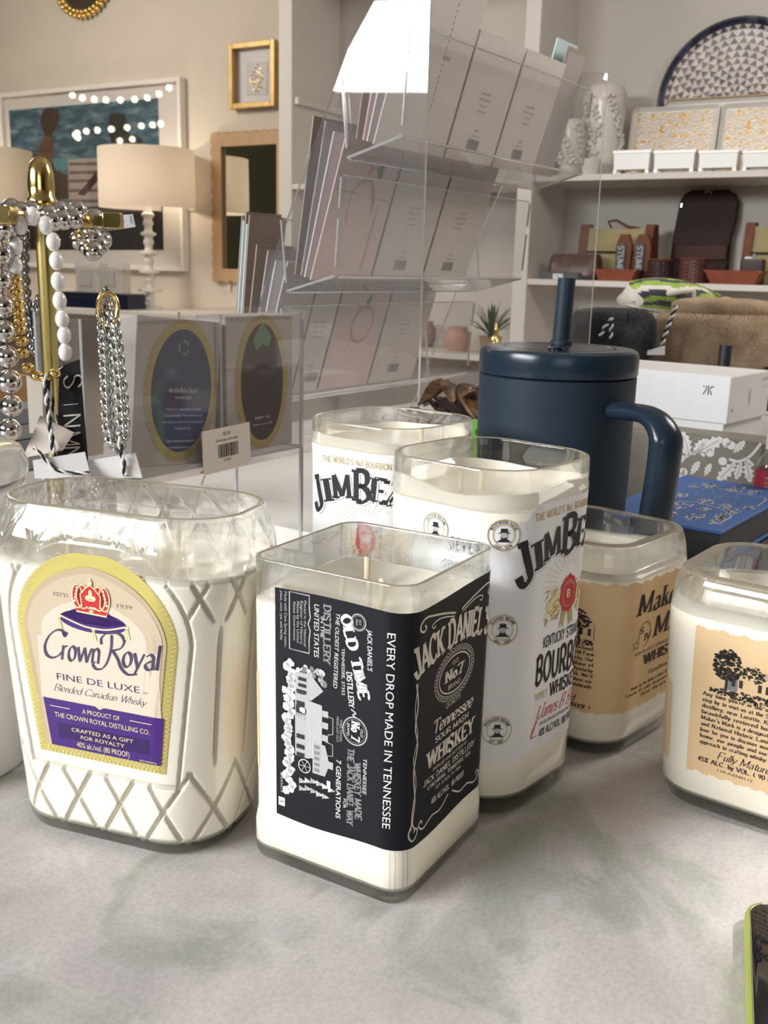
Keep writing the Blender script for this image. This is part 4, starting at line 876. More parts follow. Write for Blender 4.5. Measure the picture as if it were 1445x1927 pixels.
# ---- brass jewellery stand
M_BRASS = mat('polished_brass', (.72, .55, .20), .16, 1.); M_BRASSR = noise_mat('brushed_brass', [(.3, (.62, .50, .17)), (.7, (.72, .60, .24))], 3, 3, .28, metal=1., stretch=(60, 60, 1))
M_CHROME = mat('silver_bead', (.74, .70, .68), .10, 1.); M_GOLDB = mat('gold_bead', (.80, .58, .22), .16, 1.); M_PEARL = mat('pearl', (.86, .82, .79), .18, 0, .6, Coat_Weight=.6); M_DCHAIN = mat('dark_steel_chain', (.26, .25, .25), .22, 1.); M_STEEL = mat('steel_link', (.62, .62, .60), .16, 1.)
JS = np.array([-.2470, .750, 0.])
st = thing('jewelry_stand', 'polished brass T-bar jewellery stand on the counter at left', 'jewellery stand', JS)
ZB = .3030
g = G(); g.lathe([(.0, 0), (.024, 0), (.024, .004), (.012, .008), (.0062, .012)], 32, cap0=False, cap1=False); link('base', g, M_BRASS, st, smooth=40)
g = G(); g.lathe([(.0058, .010), (.0058, .318)], 24); link('post', g, M_BRASSR, st, smooth=40)
g = G(); g.lathe([(.006, .312), (.0105, .3135), (.0105, .3165), (.0090, .3185), (.0092, .325), (.0088, .334), (.0070, .341), (.0040, .3445), (.0005, .3455)], 28); link('finial', g, M_BRASS, st, smooth=40)
BD = np.array([.024, .16]); BD = BD / np.linalg.norm(BD)         # the bar that runs away from us
g = G(); g.box((BD[0] * .022, BD[1] * .022, ZB), (.155, .007, .0085), rz=atan2(BD[1], BD[0])); g.box((BD[0] * -.052, BD[1] * -.052, ZB), (.012, .013, .0115), rz=atan2(BD[1], BD[0])); link('cross_bar', g, M_BRASS, st, bevel=.0008)
g = G(); g.box((-.020, 0, ZB - .0005), (.150, .007, .0080)); g.box((.050, -.001, ZB), (.013, .010, .0110)); link('cross_bar', g, M_BRASS, st, bevel=.0008)
def pj(px, py, y): return on_y(px, py, y)
def beads(nm, label, pts, r, m, y=None, group=None, sc=(1, 1, 1), cat='necklace', var=0., mats=None, step=None):
    P = [pj(a, b, c) for a, b, c in pts]; t = thing(nm, label, cat, P[0], 0, group); L_ = [0.]
    for a, b in zip(P, P[1:]): L_.append(L_[-1] + np.linalg.norm(b - a))
    n = max(2, int(L_[-1] / (step or 2 * r * sc[2]))); R = random.Random(len(pts)); g = None
    for i in range(n + 1):
        d = L_[-1] * i / n; j = max(k_ for k_ in range(len(L_)) if L_[k_] <= d + 1e-9); j = min(j, len(P) - 2); f = (d - L_[j]) / max(1e-9, L_[j + 1] - L_[j])
        c = P[j] + (P[j + 1] - P[j]) * f - P[0]; g = G(); rr_ = r * (1 + R.uniform(-var, var))
        g.ball(c, rr_, 16, 10, sc=sc); link('bead', g, m if not mats else mats(f=i / n), t, smooth=True)
    g = G(); g.tube([tuple(p - P[0]) for p in P], r * .12, 6); link('cord', g, M_DCHAIN, t, smooth=True)
    return t
beads('bead_necklace', 'long necklace of large silver balls hanging at the left edge', [(6, 430, .70), (2, 450, .70), (2, 520, .70), (8, 600, .70), (16, 690, .70), (22, 760, .70), (18, 815, .70), (4, 850, .70)], .0078, M_CHROME, var=.05)
def pg(f): return M_PEARL if f < .235 or f > .52 else M_GOLDB
def necklace_pearl():
    left = [(78, 412, .705), (40, 418, .705), (30, 455, .705), (30, 500, .705)]; gold = [(31, 528, .705), (34, 570, .705), (38, 620, .705), (43, 665, .705), (52, 692, .705), (70, 708, .705), (86, 712, .705), (104, 703, .705), (118, 690, .705)]
    right = [(123, 660, .705), (121, 632, .705), (118, 600, .705), (111, 563, .705), (109, 527, .705), (106, 490, .705), (101, 456, .705), (88, 425, .705), (64, 408, .705)]
    t = thing('pearl_necklace', 'white pearl and gold bead necklace looped over the brass bar', 'necklace', pj(64, 408, .705))
    O = pj(64, 408, .705)
    for px, py in [(62, 407), (38, 424), (29, 462), (29, 500)] + [(123, 663), (121, 631), (117, 601), (112, 566), (109, 529), (106, 491), (100, 455), (86, 424)]:
        g = G(); g.ball(pj(px, py, .705) - O, .0052, 16, 10, sc=(.92, .92, 1.22)); link('pearl', g, M_PEARL, t, smooth=True)
    for a, b in zip(gold, gold[1:]):
        n = max(1, round(hypot(b[0] - a[0], b[1] - a[1]) / 20))
        for i in range(n):
            g = G(); g.ball(pj(a[0] + (b[0] - a[0]) * i / n, a[1] + (b[1] - a[1]) * i / n, .705) - O, .0040, 16, 10, sc=(1.12, 1.12, .86)); link('gold_bead', g, M_GOLDB, t, smooth=True)
    g = G(); g.tube([tuple(pj(a, b, c) - O) for a, b, c in left + gold + right], .0005, 6); link('cord', g, M_DCHAIN, t)
necklace_pearl()
def chain(nm, label, pts, ln, wd, wire, m, group=None, cat='chain'):
    P = [pj(a, b, c) for a, b, c in pts]; O = P[0]; t = thing(nm, label, cat, O, 0, group); L_ = [0.]
    for a, b in zip(P, P[1:]): L_.append(L_[-1] + np.linalg.norm(b - a))
    n = int(L_[-1] / (ln * .56)); protos = {}
    for i in range(n):
        d = L_[-1] * (i + .5) / n; j = min(max(k_ for k_ in range(len(L_)) if L_[k_] <= d), len(P) - 2); c = P[j] + (P[j + 1] - P[j]) * ((d - L_[j]) / (L_[j + 1] - L_[j])); dr = Vector(P[j + 1] - P[j]).normalized()
        a = 2 * pi * (i % 2) / 4 + .4; x = dr.cross(Vector((cos(a), sin(a), .1))).normalized()
        g = G(); g.tube([tuple(Vector(c - O) + dr * (ln / 2 * cos(q)) + x * (wd / 2 * sin(q))) for q in [2 * pi * k_ / 12 for k_ in range(12)]], wire, 6, closed=True); link('chain_link', g, m, t, smooth=True)
    return t
chain('chain_necklace', 'dark steel chain hanging behind the brass post', [(48, 425, .785), (46, 500, .785), (52, 580, .785), (62, 640, .785), (66, 668, .785), (72, 640, .785), (70, 560, .785)], .0075, .0055, .0012, M_DCHAIN)
chain('chain_necklace', 'twisted silver link chain hung on a gold clasp in front of the card holder', [(196, 556, .728), (192, 580, .722), (196, 640, .715), (200, 720, .710), (203, 800, .705), (212, 838, .703), (224, 843, .703), (233, 815, .704), (228, 740, .708), (219, 650, .712), (211, 590, .718), (203, 562, .726)], .0078, .0068, .0017, M_STEEL)
t = thing('clasp_ring', 'oval gold clasp at the top of the twisted silver chain', 'clasp', pj(203, 580, .716)); R_ = []
g = G(); g.tube([(.0068 * cos(a), .001 * sin(2 * a), .0105 * sin(a) * (1.15 if sin(a) < 0 else 1)) for a in [2 * pi * i / 24 for i in range(24)]], .0017, 8, closed=True); link('ring', g, M_GOLDB, t, smooth=True)
g = G(); g.ball((-.001, .001, .0125), .0026, 12, 8); link('stud', g, M_DCHAIN, t, smooth=True)
# chrome bead bracelets on the bars
Rb = random.Random(12)
def bracelet(label, pts, r):
    P = [pj(*p) for p in pts]; t = thing('bead_bracelet', label, 'bracelet', P[0], 0, 'silver ball bracelets on the brass bars')
    for p in P:
        g = G(); g.ball(p - P[0], r, 16, 10); link('bead', g, M_CHROME, t, smooth=True)
bracelet('silver ball bracelet over the left arm of the brass stand', [(22, 392, .735), (40, 398, .735), (4, 402, .735), (60, 396, .74), (14, 420, .735), (-8, 415, .735)], .0070)
bracelet('silver ball bracelet around the brass post under its finial', [(92, 404, .728), (112, 397, .735), (128, 402, .738), (118, 414, .728), (146, 396, .745), (140, 412, .735), (100, 416, .726)], .0068)
bracelet('silver ball bracelet hanging at the end of the brass bar above a white tag', [(178, 412, .80), (170, 430, .79), (184, 424, .80), (160, 448, .79), (150, 452, .79), (176, 447, .79), (186, 462, .79), (176, 472, .785), (192, 452, .80), (165, 462, .79)], .0076)
# cords, tags
def strip(nm, label, corners, m, cat='tag', group=None, thick=.0006, ink=None):
    P = [pj(*c) for c in corners]; O = P[0]; t = thing(nm, label, cat, O, 0, group)
    n = Vector(P[1] - P[0]).cross(Vector(P[3] - P[0])).normalized() * thick
    g = G(); vs = [tuple(p - O) for p in P] + [tuple(Vector(p - O) + n) for p in P]; g.add(vs, [(0, 1, 2, 3), (7, 6, 5, 4), (0, 4, 5, 1), (1, 5, 6, 2), (2, 6, 7, 3), (3, 7, 4, 0)]); link('tag_sheet', g, m, t)
    if ink:
        A_, B_ = P[1] - P[0], P[3] - P[0]; s_ = -1 if n.y > 0 else 1
        k = Ink(lambda u, v, l: tuple(A_ * u + B_ * v + np.array(n.normalized()) * (l + thick if n.y < 0 else -l))); ink(k); k.done(t, 'printing')
    return t
M_BW = mat('cord_white', (.74, .73, .72), .8); M_BK = mat('cord_black', (.015, .015, .018), .8)
def twine(nm, label, pts, r=.0011, group=None):
    P = [Vector(pj(*p)) for p in pts]; O = P[0].copy(); t = thing(nm, label, 'cord', O, 0, group); Q_ = []
    for a, b in zip(P, P[1:]):
        n = max(2, int((b - a).length / .0012))
        Q_ += [a + (b - a) * (i / n) for i in range(n)]
    Q_.append(P[-1])
    for ph, m, nm_ in ((0, M_BW, 'white_strand'), (pi, M_BK, 'black_strand')):
        g = G(); path = []
        for i, p in enumerate(Q_):
            d = (Q_[min(i + 1, len(Q_) - 1)] - Q_[max(i - 1, 0)]).normalized(); x = d.cross(Vector((0, 1, 0))).normalized(); y = d.cross(x); a = i * .62 + ph
            path.append(tuple(p - O + (x * cos(a) + y * sin(a)) * r * .8))
        g.tube(path, r, 6); link(nm_, g, m, t, smooth=True)
    return t
strip('paper_tag', 'white paper tag sticking out from the bracelet at the end of the brass bar', [(190, 437, .80), (255, 427, .80), (250, 403, .80), (186, 408, .80)], M_TAGW, ink=lambda k: (k.rect(.88, .25, .90, .8, I_GRYP), k.rect(.92, .2, .93, .8, I_GRYP), k.text('$48', .5, .4, .2, I_GRYP)))
strip('paper_tag', 'square beige paper tag lying against the foot of the brass post', [(44, 862, .70), (118, 848, .70), (140, 814, .71), (76, 782, .71)], M_TAGB)
strip('paper_tag', 'pale paper tag under the knotted striped cord', [(66, 900, .69), (172, 900, .69), (160, 850, .70), (62, 866, .69)], M_TAGW)
strip('paper_tag', 'pale paper tag hanging below the twisted silver chain', [(150, 899, .70), (268, 899, .70), (255, 852, .705), (158, 868, .70)], M_TAGW)
strip('paper_tag', 'cream paper tag hanging behind the silver ball necklace', [(56, 815, .76), (82, 815, .76), (80, 718, .76), (50, 706, .76)], mat('cream_tag', (.60, .55, .45), .7))
twine('striped_cord', 'black and white cord hanging down from the pearl necklace to its tag', [(84, 706, .700), (88, 750, .699), (93, 790, .698), (100, 845, .697), (104, 882, .696)], .0011)
twine('striped_cord', 'second black and white cord beside the first, looped under the pearl necklace', [(86, 704, .702), (97, 750, .702), (104, 782, .702), (112, 798, .703)], .0010)
twine('striped_cord', 'black and white cord knotted at the foot of the twisted silver chain', [(223, 822, .700), (229, 850, .699), (236, 895, .698)], .0011)
twine('striped_cord', 'thin black and white cord lying knotted on the pale tag', [(64, 842, .692), (80, 858, .690), (104, 884, .688), (130, 890, .688), (168, 890, .688)], .0008)
# black sign with pale letters behind the brass post
strip('black_sign', 'narrow black sign with pale letters running down it behind the brass post', [(108, 870, .716), (166, 866, .712), (150, 676, .716), (112, 690, .718)], mat('black_card', (.012, .011, .011), .6, 0, .15), 'sign',
      ink=lambda k: [k.text(c, .46, y, .17 if c != 'I' else .14, I_CREAM, .56 if c != 'I' else .06, style='pen', thick=.09, thin=.05, serif=0, rot=0, warp=lambda a, b: (b * 3.3 - .28, -a * .27)) for c, y in (('S', .83), ('I', .60), ('N', .43), ('M', .24), ('N', .09))])

# ---- white lidded canister at the left edge
M_PORC = mat('white_porcelain', (.68, .665, .665), .12, 0, .5, Coat_Weight=.4)
t = thing('canister', 'glossy white ceramic canister cut off by the left edge', 'canister', (-.2540, .528, 0))
g = G(); g.lathe([(.050, 0), (.0555, .002), (.057, .006), (.0585, .05), (.060, .11), (.0605, .150), (.0598, .158), (.056, .160)], 64); link('body', g, M_PORC, t, smooth=40)
g = G(); g.lathe([(.0585, .1605), (.0618, .1625), (.0620, .1680), (.0590, .1755), (.050, .1800), (.030, .1825), (.001, .183)], 64); link('lid', g, M_PORC, t, smooth=40)

# ---- phone
M_LIME = mat('lime_rubber', (.36, .42, .08), .45); M_SCR = mat('phone_screen', (.008, .008, .012), .04, 0, .6)
dx = np.array([.9513, -.3082]); pc = np.array([.1625, .3965]) + dx * .0375 + np.array([-.3082, -.9513]) * .0755
ph = thing('phone', 'black phone in a lime green case, face up at the lower right corner', 'phone', (pc[0], pc[1], 0), atan2(dx[1], dx[0]))
def rrect(w, h, r, n=8): return [(sx_ * (w / 2 - r) + r * cos(radians(a0 + 90 * i / n)), sy_ * (h / 2 - r) + r * sin(radians(a0 + 90 * i / n))) for sx_, sy_, a0 in ((1, 1, 0), (-1, 1, 90), (-1, -1, 180), (1, -1, 270)) for i in range(n + 1)]
g = G(); g.loft([[(*p, z) for p in rrect(.075 - 2 * i_, .151 - 2 * i_, .011 - i_)] for z, i_ in ((.0002, .0025), (.0015, .0008), (.004, 0), (.0085, 0), (.0102, .0006), (.0108, .0016), (.0102, .0022))]); link('case', g, M_LIME, ph, smooth=40)
g = G(); g.loft([[(*p, z) for p in rrect(.0712 - 2 * i_, .1472 - 2 * i_, .0095 - i_)] for z, i_ in ((.0100, 0), (.01055, .0002), (.01075, .0007))]); link('screen', g, M_SCR, ph, smooth=30)
g = G(); g.tube([(*p, .0104) for p in rrect(.0712, .1472, .0095)], .0004, 6, closed=True); link('bezel', g, mat('phone_bezel', (.45, .43, .40), .25, 1.), ph, smooth=True)

# ---- blue tumbler mug
M_NAVY = noise_mat('slate_blue_coating', [(.3, (.015, .027, .042)), (.7, (.018, .030, .046))], 400, 3, .5, bump=.10, bscale=900, spec=.25); M_NAVYG = mat('slate_blue_gloss', (.014, .026, .042), .22, 0, .3)
MC = on_y(1052, 653, .730); mz = float(MC[2])
mug = thing('tumbler_mug', 'large slate-blue insulated mug with handle and straw', 'mug', (MC[0], MC[1], 0))
R0 = .0560
g = G(); g.lathe([(.040, 0), (.044, .003), (.0475, .03), (.0535, .085), (.0550, .13), (R0 - .0006, mz - .0195), (.053, mz - .0185)], 72); link('body', g, M_NAVY, mug, smooth=40)
g = G(); g.lathe([(.0528, mz - .0185), (R0 - .0004, mz - .0178), (R0, mz - .0165), (R0, mz - .0050), (R0 - .001, mz - .0018), (R0 - .0035, mz - .0002), (.050, mz), (.040, mz), (.0395, mz - .0010), (.0385, mz - .0010), (.038, mz), (.001, mz)], 72); link('lid', g, M_NAVYG, mug, smooth=35)
sxy = on_z(1056, 648, mz) - np.array([MC[0], MC[1], 0])
g = G(); g.lathe([(.0082, mz + .0002), (.0080, mz + .0030), (.0066, mz + .0035)], 24, (sxy[0], sxy[1], 0)); link('straw_collar', g, M_NAVY, mug, smooth=40)
g = G(); g.tube([(sxy[0] - .0004, sxy[1], mz + .001), (sxy[0] + .0012, sxy[1] + .001, mz + .0475)], .0064, 24); link('straw', g, M_NAVY, mug, smooth=40)
sl = on_z(1046, 659, mz) - np.array([MC[0], MC[1], 0]); g = G(); g.lathe([(.0055, mz - .001), (.0055, mz + .0016), (.0035, mz + .0022), (.0005, mz + .0022)], 20, (sl[0], sl[1], 0)); link('sip_plug', g, M_SCR, mug, smooth=40)
ha = radians(-90 + 36); hd = np.array([cos(ha), sin(ha)])
zt_ = float(on_y(1150, 768, .70)[2])
def HH(r, z): return (hd[0] * r, hd[1] * r, z)
path = [HH(.049, zt_), HH(.066, zt_ + .001), HH(.082, zt_ + .001), HH(.0925, zt_ - .003), HH(.0995, zt_ - .0115), HH(.1005, zt_ - .022), HH(.099, zt_ - .045), HH(.0955, zt_ - .075), HH(.090, zt_ - .100), HH(.082, zt_ - .110), HH(.068, zt_ - .113), HH(.046, zt_ - .113)]
sp = []
for i in range(len(path) - 1):
    for j in range(5):
        p = [path[max(i - 1, 0)], path[i], path[i + 1], path[min(i + 2, len(path) - 1)]]; t_ = j / 5
        sp.append(tuple(.5 * (2 * p[1][d] + (p[2][d] - p[0][d]) * t_ + (2 * p[0][d] - 5 * p[1][d] + 4 * p[2][d] - p[3][d]) * t_ ** 2 + (3 * p[1][d] - p[0][d] - 3 * p[2][d] + p[3][d]) * t_ ** 3) for d in range(3)))
sp.append(path[-1])
n_ = len(sp); rad = [.0075 + .0040 * min(1, max(0, (i - 9) / 12)) * min(1, max(0, (n_ - 9 - i) / 12)) for i in range(n_)]
g = G(); g.tube(sp, rad, 20, flat=(1.12, .80)); link('handle', g, M_NAVYG, mug, smooth=60)

# ---- boxes and books at the right
def cbox(nm, label, cat, corner, a, b, z0, z1, m, bevel=.0012, group=None):
    """corner = near corner (x, y); a = length along -U/Wd left face, b = length along U"""
    t = thing(nm, label, cat, (corner[0], corner[1], z0), RZ_U, group)
    g = G(); g.box((b / 2, a / 2, (z1 - z0) / 2), (b, a, z1 - z0)); link('body', g, m, t, bevel=bevel); return t
M_WBOX = noise_mat('white_box_card', [(.3, (.66, .645, .64)), (.7, (.69, .675, .67))], 60, 3, .6)
wb = on_y(1377, 709, 1.035); WZ1 = float(wb[2]); WZ0 = float(on_y(1366, 800, 1.035)[2])
under = cbox('carton', 'plain beige carton mostly hidden under the white lidded box', 'box', (wb[0] + .004, wb[1] + .006), .19, .11, 0., WZ0 - .026, noise_mat('beige_carton', [(.3, (.60, .53, .42)), (.7, (.64, .57, .46))], 30, 3, .7))
t = thing('gift_box', 'white lidded gift box with a small dark monogram beside the blue mug', 'box', (wb[0], wb[1], WZ0 - .026), RZ_U)
t.rotation_euler = under.rotation_euler = (0, 0, radians(50))
g = G(); g.box((.055, .100, (WZ1 - WZ0 + .022) / 2), (.106, .192, WZ1 - WZ0 + .022)); link('body', g, M_WBOX, t, bevel=.001)
hh = WZ1 - WZ0; zl = .026; M_ = .110
g = G(); g.box((.055, .100, zl + hh / 2), (M_, .200, hh)); lid = link('lid', g, M_WBOX, t, bevel=.0015)
k = Ink(lambda u, v, l: (-l * .8 + (.055 - M_ / 2), .200 - u, v))     # near-left face; u runs from its far end to the near corner
ux = .177; uz = zl + hh * .68; I_MON = mat('monogram_ink', (.05, .045, .06), .5)
for x0, y0, x1, y1 in ((-.0052, -.0045, -.0022, .001), (-.0030, .0015, -.0018, .0045), (0, -.0048, 0, .0048), (.0014, 0, .0040, -.0046), (.0018, .0012, .0036, .0045)): k.line([(ux + x0, uz + y0), (ux + x1, uz + y1)], .0011, I_MON)
for x0 in (-.0052, .0050): k.ell(ux + x0, uz + .0040, .0008, .0008, I_MON)
k.done(lid)
k = Ink(lambda u, v, l: (u, -l * .8, v)); I_PG = mat('pale_grey_print', (.50, .45, .42), .6)
k.ell(.055, zl + hh * .5, .0035, .0090, I_PG); k.ell(.055, zl + hh * .5, .0026, .008, M_WBOX, 1); k.ell(.055, zl + hh * .5, .0010, .006, I_PG, 2); k.text('HOME', .094, zl + hh * .80, .0042, I_PG, .018); k.text('No. 04', .094, zl + hh * .64, .0026, I_PG, .012); k.rect(.008, zl + .012, .012, zl + .016, I_PG); k.done(lid, 'side_print')
# oak-leaf patterned box
ob = on_y(1440, 832, .945); OZ1 = float(ob[2])
M_OLIVE = noise_mat('olive_paper', [(.3, (.175, .155, .125)), (.7, (.20, .178, .145))], 60, 3, .6)
t = thing('patterned_box', 'olive gift box printed with white oak leaves behind the blue book', 'box', (ob[0], ob[1], 0), RZ_U)
g = G(); g.box((.022, .12, OZ1 / 2), (.044, .24, OZ1)); bd_ = link('body', g, M_OLIVE, t, bevel=.004)
I_LEAF = mat('white_leaf_print', (.66, .64, .62), .6); I_VEIN = mat('leaf_vein_print', (.36, .32, .30), .6)
k = Ink(lambda u, v, l: (-l * .8, u, v))           # u from the near corner towards the left far end
def leaf(x, y, a, s_):
    c_, n_ = cos(a), sin(a); pts = []
    prof = [(0, .02), (.10, .10), (.18, .07), (.30, .20), (.38, .12), (.52, .26), (.60, .14), (.74, .22), (.82, .10), (.92, .12), (1., 0)]
    pts = [(p, q) for p, q in prof] + [(p, -q) for p, q in prof[-2::-1]]
    k.poly([(x + s_ * (p * c_ - q * n_), y + s_ * (p * n_ + q * c_)) for p, q in pts], I_LEAF)
    k.line([(x, y), (x + s_ * .85 * c_, y + s_ * .85 * n_)], s_ * .035, I_VEIN, 1)
def mpx(px, py):   # a point of the box's left face
    p = on_p(px, py, ob, -U); q = p - np.array([ob[0], ob[1], 0]); return float(q @ Wd), float(p[2])
for x0, y0, x1, y1 in ((1272, 878, 1256, 822), (1298, 856, 1284, 812), (1303, 856, 1328, 826), (1312, 852, 1360, 824), (1385, 870, 1350, 905), (1395, 868, 1385, 902), (1404, 866, 1412, 908), (1380, 852, 1402, 830), (1300, 893, 1316, 868), (1326, 895, 1338, 872), (1256, 898, 1252, 878), (1362, 842, 1376, 832), (1283, 900, 1288, 882)):
    a, b = mpx(x0, y0), mpx(x1, y1); leaf(a[0], a[1], atan2(b[1] - a[1], b[0] - a[0]), hypot(b[0] - a[0], b[1] - a[1]))
for pts in (((1268, 906), (1274, 880), (1290, 860), (1312, 850), (1326, 858)), ((1274, 880), (1262, 872)), ((1298, 858), (1282, 846)), ((1432, 834), (1412, 858), (1390, 868), (1372, 864)), ((1404, 862), (1418, 876)), ((1290, 860), (1276, 858))): k.line([mpx(*p) for p in pts], .0026, I_LEAF, curve=True)
for px, py in ((1248, 858), (1248, 868), (1336, 852), (1360, 868), (1376, 838), (1366, 832), (1286, 888), (1280, 896)):
    a = mpx(px, py); k.ell(a[0], a[1], .0042, .0040, I_LEAF)
k.done(bd_)
# blue foil-printed book on a dark box
bk = on_y(1358, 1001, .720); BZ = float(bk[2])
M_BLUE = mat('blue_book_cloth', (.030, .115, .36), .55); M_PAGE = mat('dark_page_edge', (.03, .028, .03), .6); I_FOIL = mat('silver_foil', (.66, .63, .61), .32, .4)
e1 = np.array([.104, .140, 0]); e1 = e1 / np.linalg.norm(e1); e2 = np.array([-e1[1], e1[0], 0])
BL, BWd = .190, .101
cbx = thing('dark_box', 'black box lying under the blue foil-printed book', 'box', (bk[0] + .004, bk[1] - .002, 0), atan2(e1[1], e1[0]))
g = G(); g.box((BL / 2, BWd / 2, (BZ - .028) / 2), (BL, BWd - .004, BZ - .028)); link('body', g, mat('black_card_box', (.012, .012, .02), .4), cbx, bevel=.001)
t = thing('book', 'blue cloth book with silver foil flowers lying beside the mug', 'book', (bk[0], bk[1], BZ - .0278), atan2(e1[1], e1[0]))
g = G(); g.box((BL / 2, BWd / 2, .0265), (BL, BWd, .0025)); cov = link('cover', g, M_BLUE, t, bevel=.0008)
g = G(); g.box((BL / 2, BWd / 2, .0015), (BL, BWd, .0025)); link('cover', g, M_BLUE, t, bevel=.0008)
g = G(); g.box((BL / 2, BWd - .001, .014), (BL, .0022, .0245)); link('spine', g, M_BLUE, t)
g = G(); g.box((BL / 2, BWd / 2 - .002, .014), (BL - .008, BWd - .008, .0228)); link('page_block', g, M_PAGE, t)
k = Ink(lambda u, v, l: (u, v, .02775 + l * .4), lift=.0002); Rf = random.Random(2)
def bpx(px, py):
    p = on_z(px, py, BZ) - bk; return float(p @ e1), float(p @ e2)
def fl(px, py, w, h, n=26):
    c = bpx(px, py)
    for i in range(n):
        a = Rf.uniform(0, 2 * pi); q = sqrt(Rf.random()); k.ell(c[0] + w * q * cos(a), c[1] + h * q * sin(a), Rf.uniform(.0008, .0028), Rf.uniform(.0006, .0014), I_FOIL, 0, 7)
for px, py, w, h in ((1278, 932, .011, .007), (1286, 952, .013, .008), (1325, 944, .013, .008), (1340, 915, .010, .006), (1384, 920, .015, .007), (1360, 953, .011, .006), (1380, 962, .014, .006), (1352, 981, .012, .006), (1308, 972, .013, .006), (1240, 965, .012, .007), (1418, 927, .013, .006), (1330, 912, .008, .005), (1357, 970, .012, .005), (1412, 955, .008, .005), (1262, 968, .01, .004), (1325, 958, .006, .005), (1308, 914, .010, .004)): fl(px, py, w, h)
for pts in (((1228, 952), (1262, 947), (1290, 943), (1320, 948), (1356, 958), (1376, 970), (1360, 982)), ((1300, 912), (1350, 918), (1400, 930), (1440, 938), (1425, 953))): k.line([bpx(*p) for p in pts], .0011, I_FOIL, curve=True)
for i in range(70):
    a = bpx(Rf.uniform(1310, 1420), Rf.uniform(918, 950)); k.line([a, (a[0] + Rf.uniform(-.002, .002), a[1] + Rf.uniform(.0008, .0022))], .0006, I_FOIL)
k.done(cov, 'foil_print')
# small green pouch, lime card, bottle at the right edge
pp = on_y(1247, 918, .945); t = thing('pouch', 'pale green pouch between the mug handle and the oak-leaf box', 'pouch', (pp[0] - .004, pp[1], 0)); g = G(); zt_p = float(on_y(1240, 899, .945)[2])
g.ball((0, 0, zt_p / 2), 1., 20, 12, sc=(.018, .012, zt_p / 2)); link('body', g, mat('pale_green_cloth', (.40, .52, .27), .7), t, smooth=True)
lp = on_y(896, 790, .84); zb_ = 0.
t = thing('lime_card', 'lime green card standing behind the rear bottle candle beside the mug', 'card', (lp[0], lp[1], 0), radians(-4)); g = G(); g.box((0, 0, lp[2] / 2), (.0075, .0035, lp[2])); link('card_sheet', g, mat('lime_card_stock', (.22, .55, .07), .6), t)
g = G(); g.box((0, -.0018, lp[2] - .010), (.0015, .0006, .004)); link('slot_mark', g, mat('dark_green_mark', (.08, .2, .03), .6), t)
bp_ = on_y(1440, 905, .895); t = thing('plastic_bottle', 'clear plastic bottle with red label at the right edge by the oak-leaf box', 'bottle', (bp_[0] + .006, bp_[1], 0)); zc_ = float(on_y(1440, 885, .895)[2]); zt_b = float(on_y(1440, 843, .895)[2])
g = G(); g.lathe([(.014, 0), (.0150, .003), (.0150, zc_ + .004), (.0125, zc_ + .010), (.008, zt_b - .004), (.0072, zt_b)], 28); link('body', g, sheet_mat('clear_plastic', (.93, .93, .93), 1.5, .06), t, smooth=40)
g = G(); g.lathe([(.0153, zc_ - .030), (.0153, zc_ + .001)], 28, cap0=False, cap1=False); lb_ = link('label', g, mat('red_label', (.45, .03, .045), .45), t, smooth=True)
k = Ink(lambda u, v, l: (.0153 * sin(u / .0153) * (1 + l / .0153), -.0153 * cos(u / .0153) * (1 + l / .0153), v))
for i, x in enumerate(('ROOM &', 'LINEN', 'SPRAY')): k.text(x, -.006, zc_ - .006 - i * .004, .0024, I_WHITE, .010)
k.rect(.004, zc_ - .012, .012, zc_ - .002, I_WHITE); k.done(lb_)
g = G(); g.lathe([(.0085, zt_b - .001), (.0085, zt_b + .010), (.006, zt_b + .013), (.0005, zt_b + .013)], 20); link('cap', g, mat('white_plastic', (.8, .8, .8), .35), t, smooth=40)
# another tumbler, only its straw and lid rising behind the white box
tp = on_y(1364, 662, 1.24); tz = float(on_y(1364, 700, 1.24)[2]); t = thing('tumbler', 'dark tumbler hidden behind the white gift box, its straw sticking up', 'tumbler', (tp[0], tp[1], 0))
g = G(); g.lathe([(.032, 0), (.034, .004), (.042, tz - .012), (.043, tz - .010), (.043, tz), (.001, tz)], 32); link('body', g, M_NAVY, t, smooth=40)
g = G(); g.tube([(0, 0, tz), (.0005, .0, float(on_y(1364, 649, 1.24)[2]))], .0076, 18); link('straw', g, mat('black_straw', (.015, .016, .022), .4), t, smooth=40)
# brown feathery bundle behind the mug
M_FEA = noise_mat('brown_feather', [(.3, (.035, .018, .010)), (.5, (.11, .05, .02)), (.72, (.24, .12, .045))], 30, 3, .4, stretch=(1, 1, 6)); Rf = random.Random(8)
fc = on_y(868, 745, .96); t = thing('feather_bundle', 'curly brown feather bundle between the card rack and the mug', 'feather ornament', (fc[0], fc[1], 0)); g = G()
g.lathe([(.030, 0), (.034, .01), (.030, .12), (.02, .155), (.002, .165)], 16); link('core', g, mat('dark_brown_core', (.03, .016, .01), .7), t, smooth=True); g = G()
for i in range(70):
    a = Rf.uniform(0, 2 * pi); el = Rf.uniform(-.2, 1.2); l_ = Rf.uniform(.03, .055); c = Vector((.012 * cos(a), .012 * sin(a), .135 + Rf.uniform(-.06, .025))); d = Vector((cos(a) * cos(el), sin(a) * cos(el), sin(el))); path = []; cu = Rf.uniform(-1.5, 1.5)
    for q in range(7):
        f = q / 6; path.append(tuple(c + d * (l_ * f) + Vector((0, 0, -.03 * f * f + .012 * sin(f * 3 + cu))) + Vector((-sin(a), cos(a), 0)) * (.02 * cu * f * f)))
    g.tube(path, [.003, .006, .0085, .009, .008, .005, .0008], 6, flat=(1, .28))
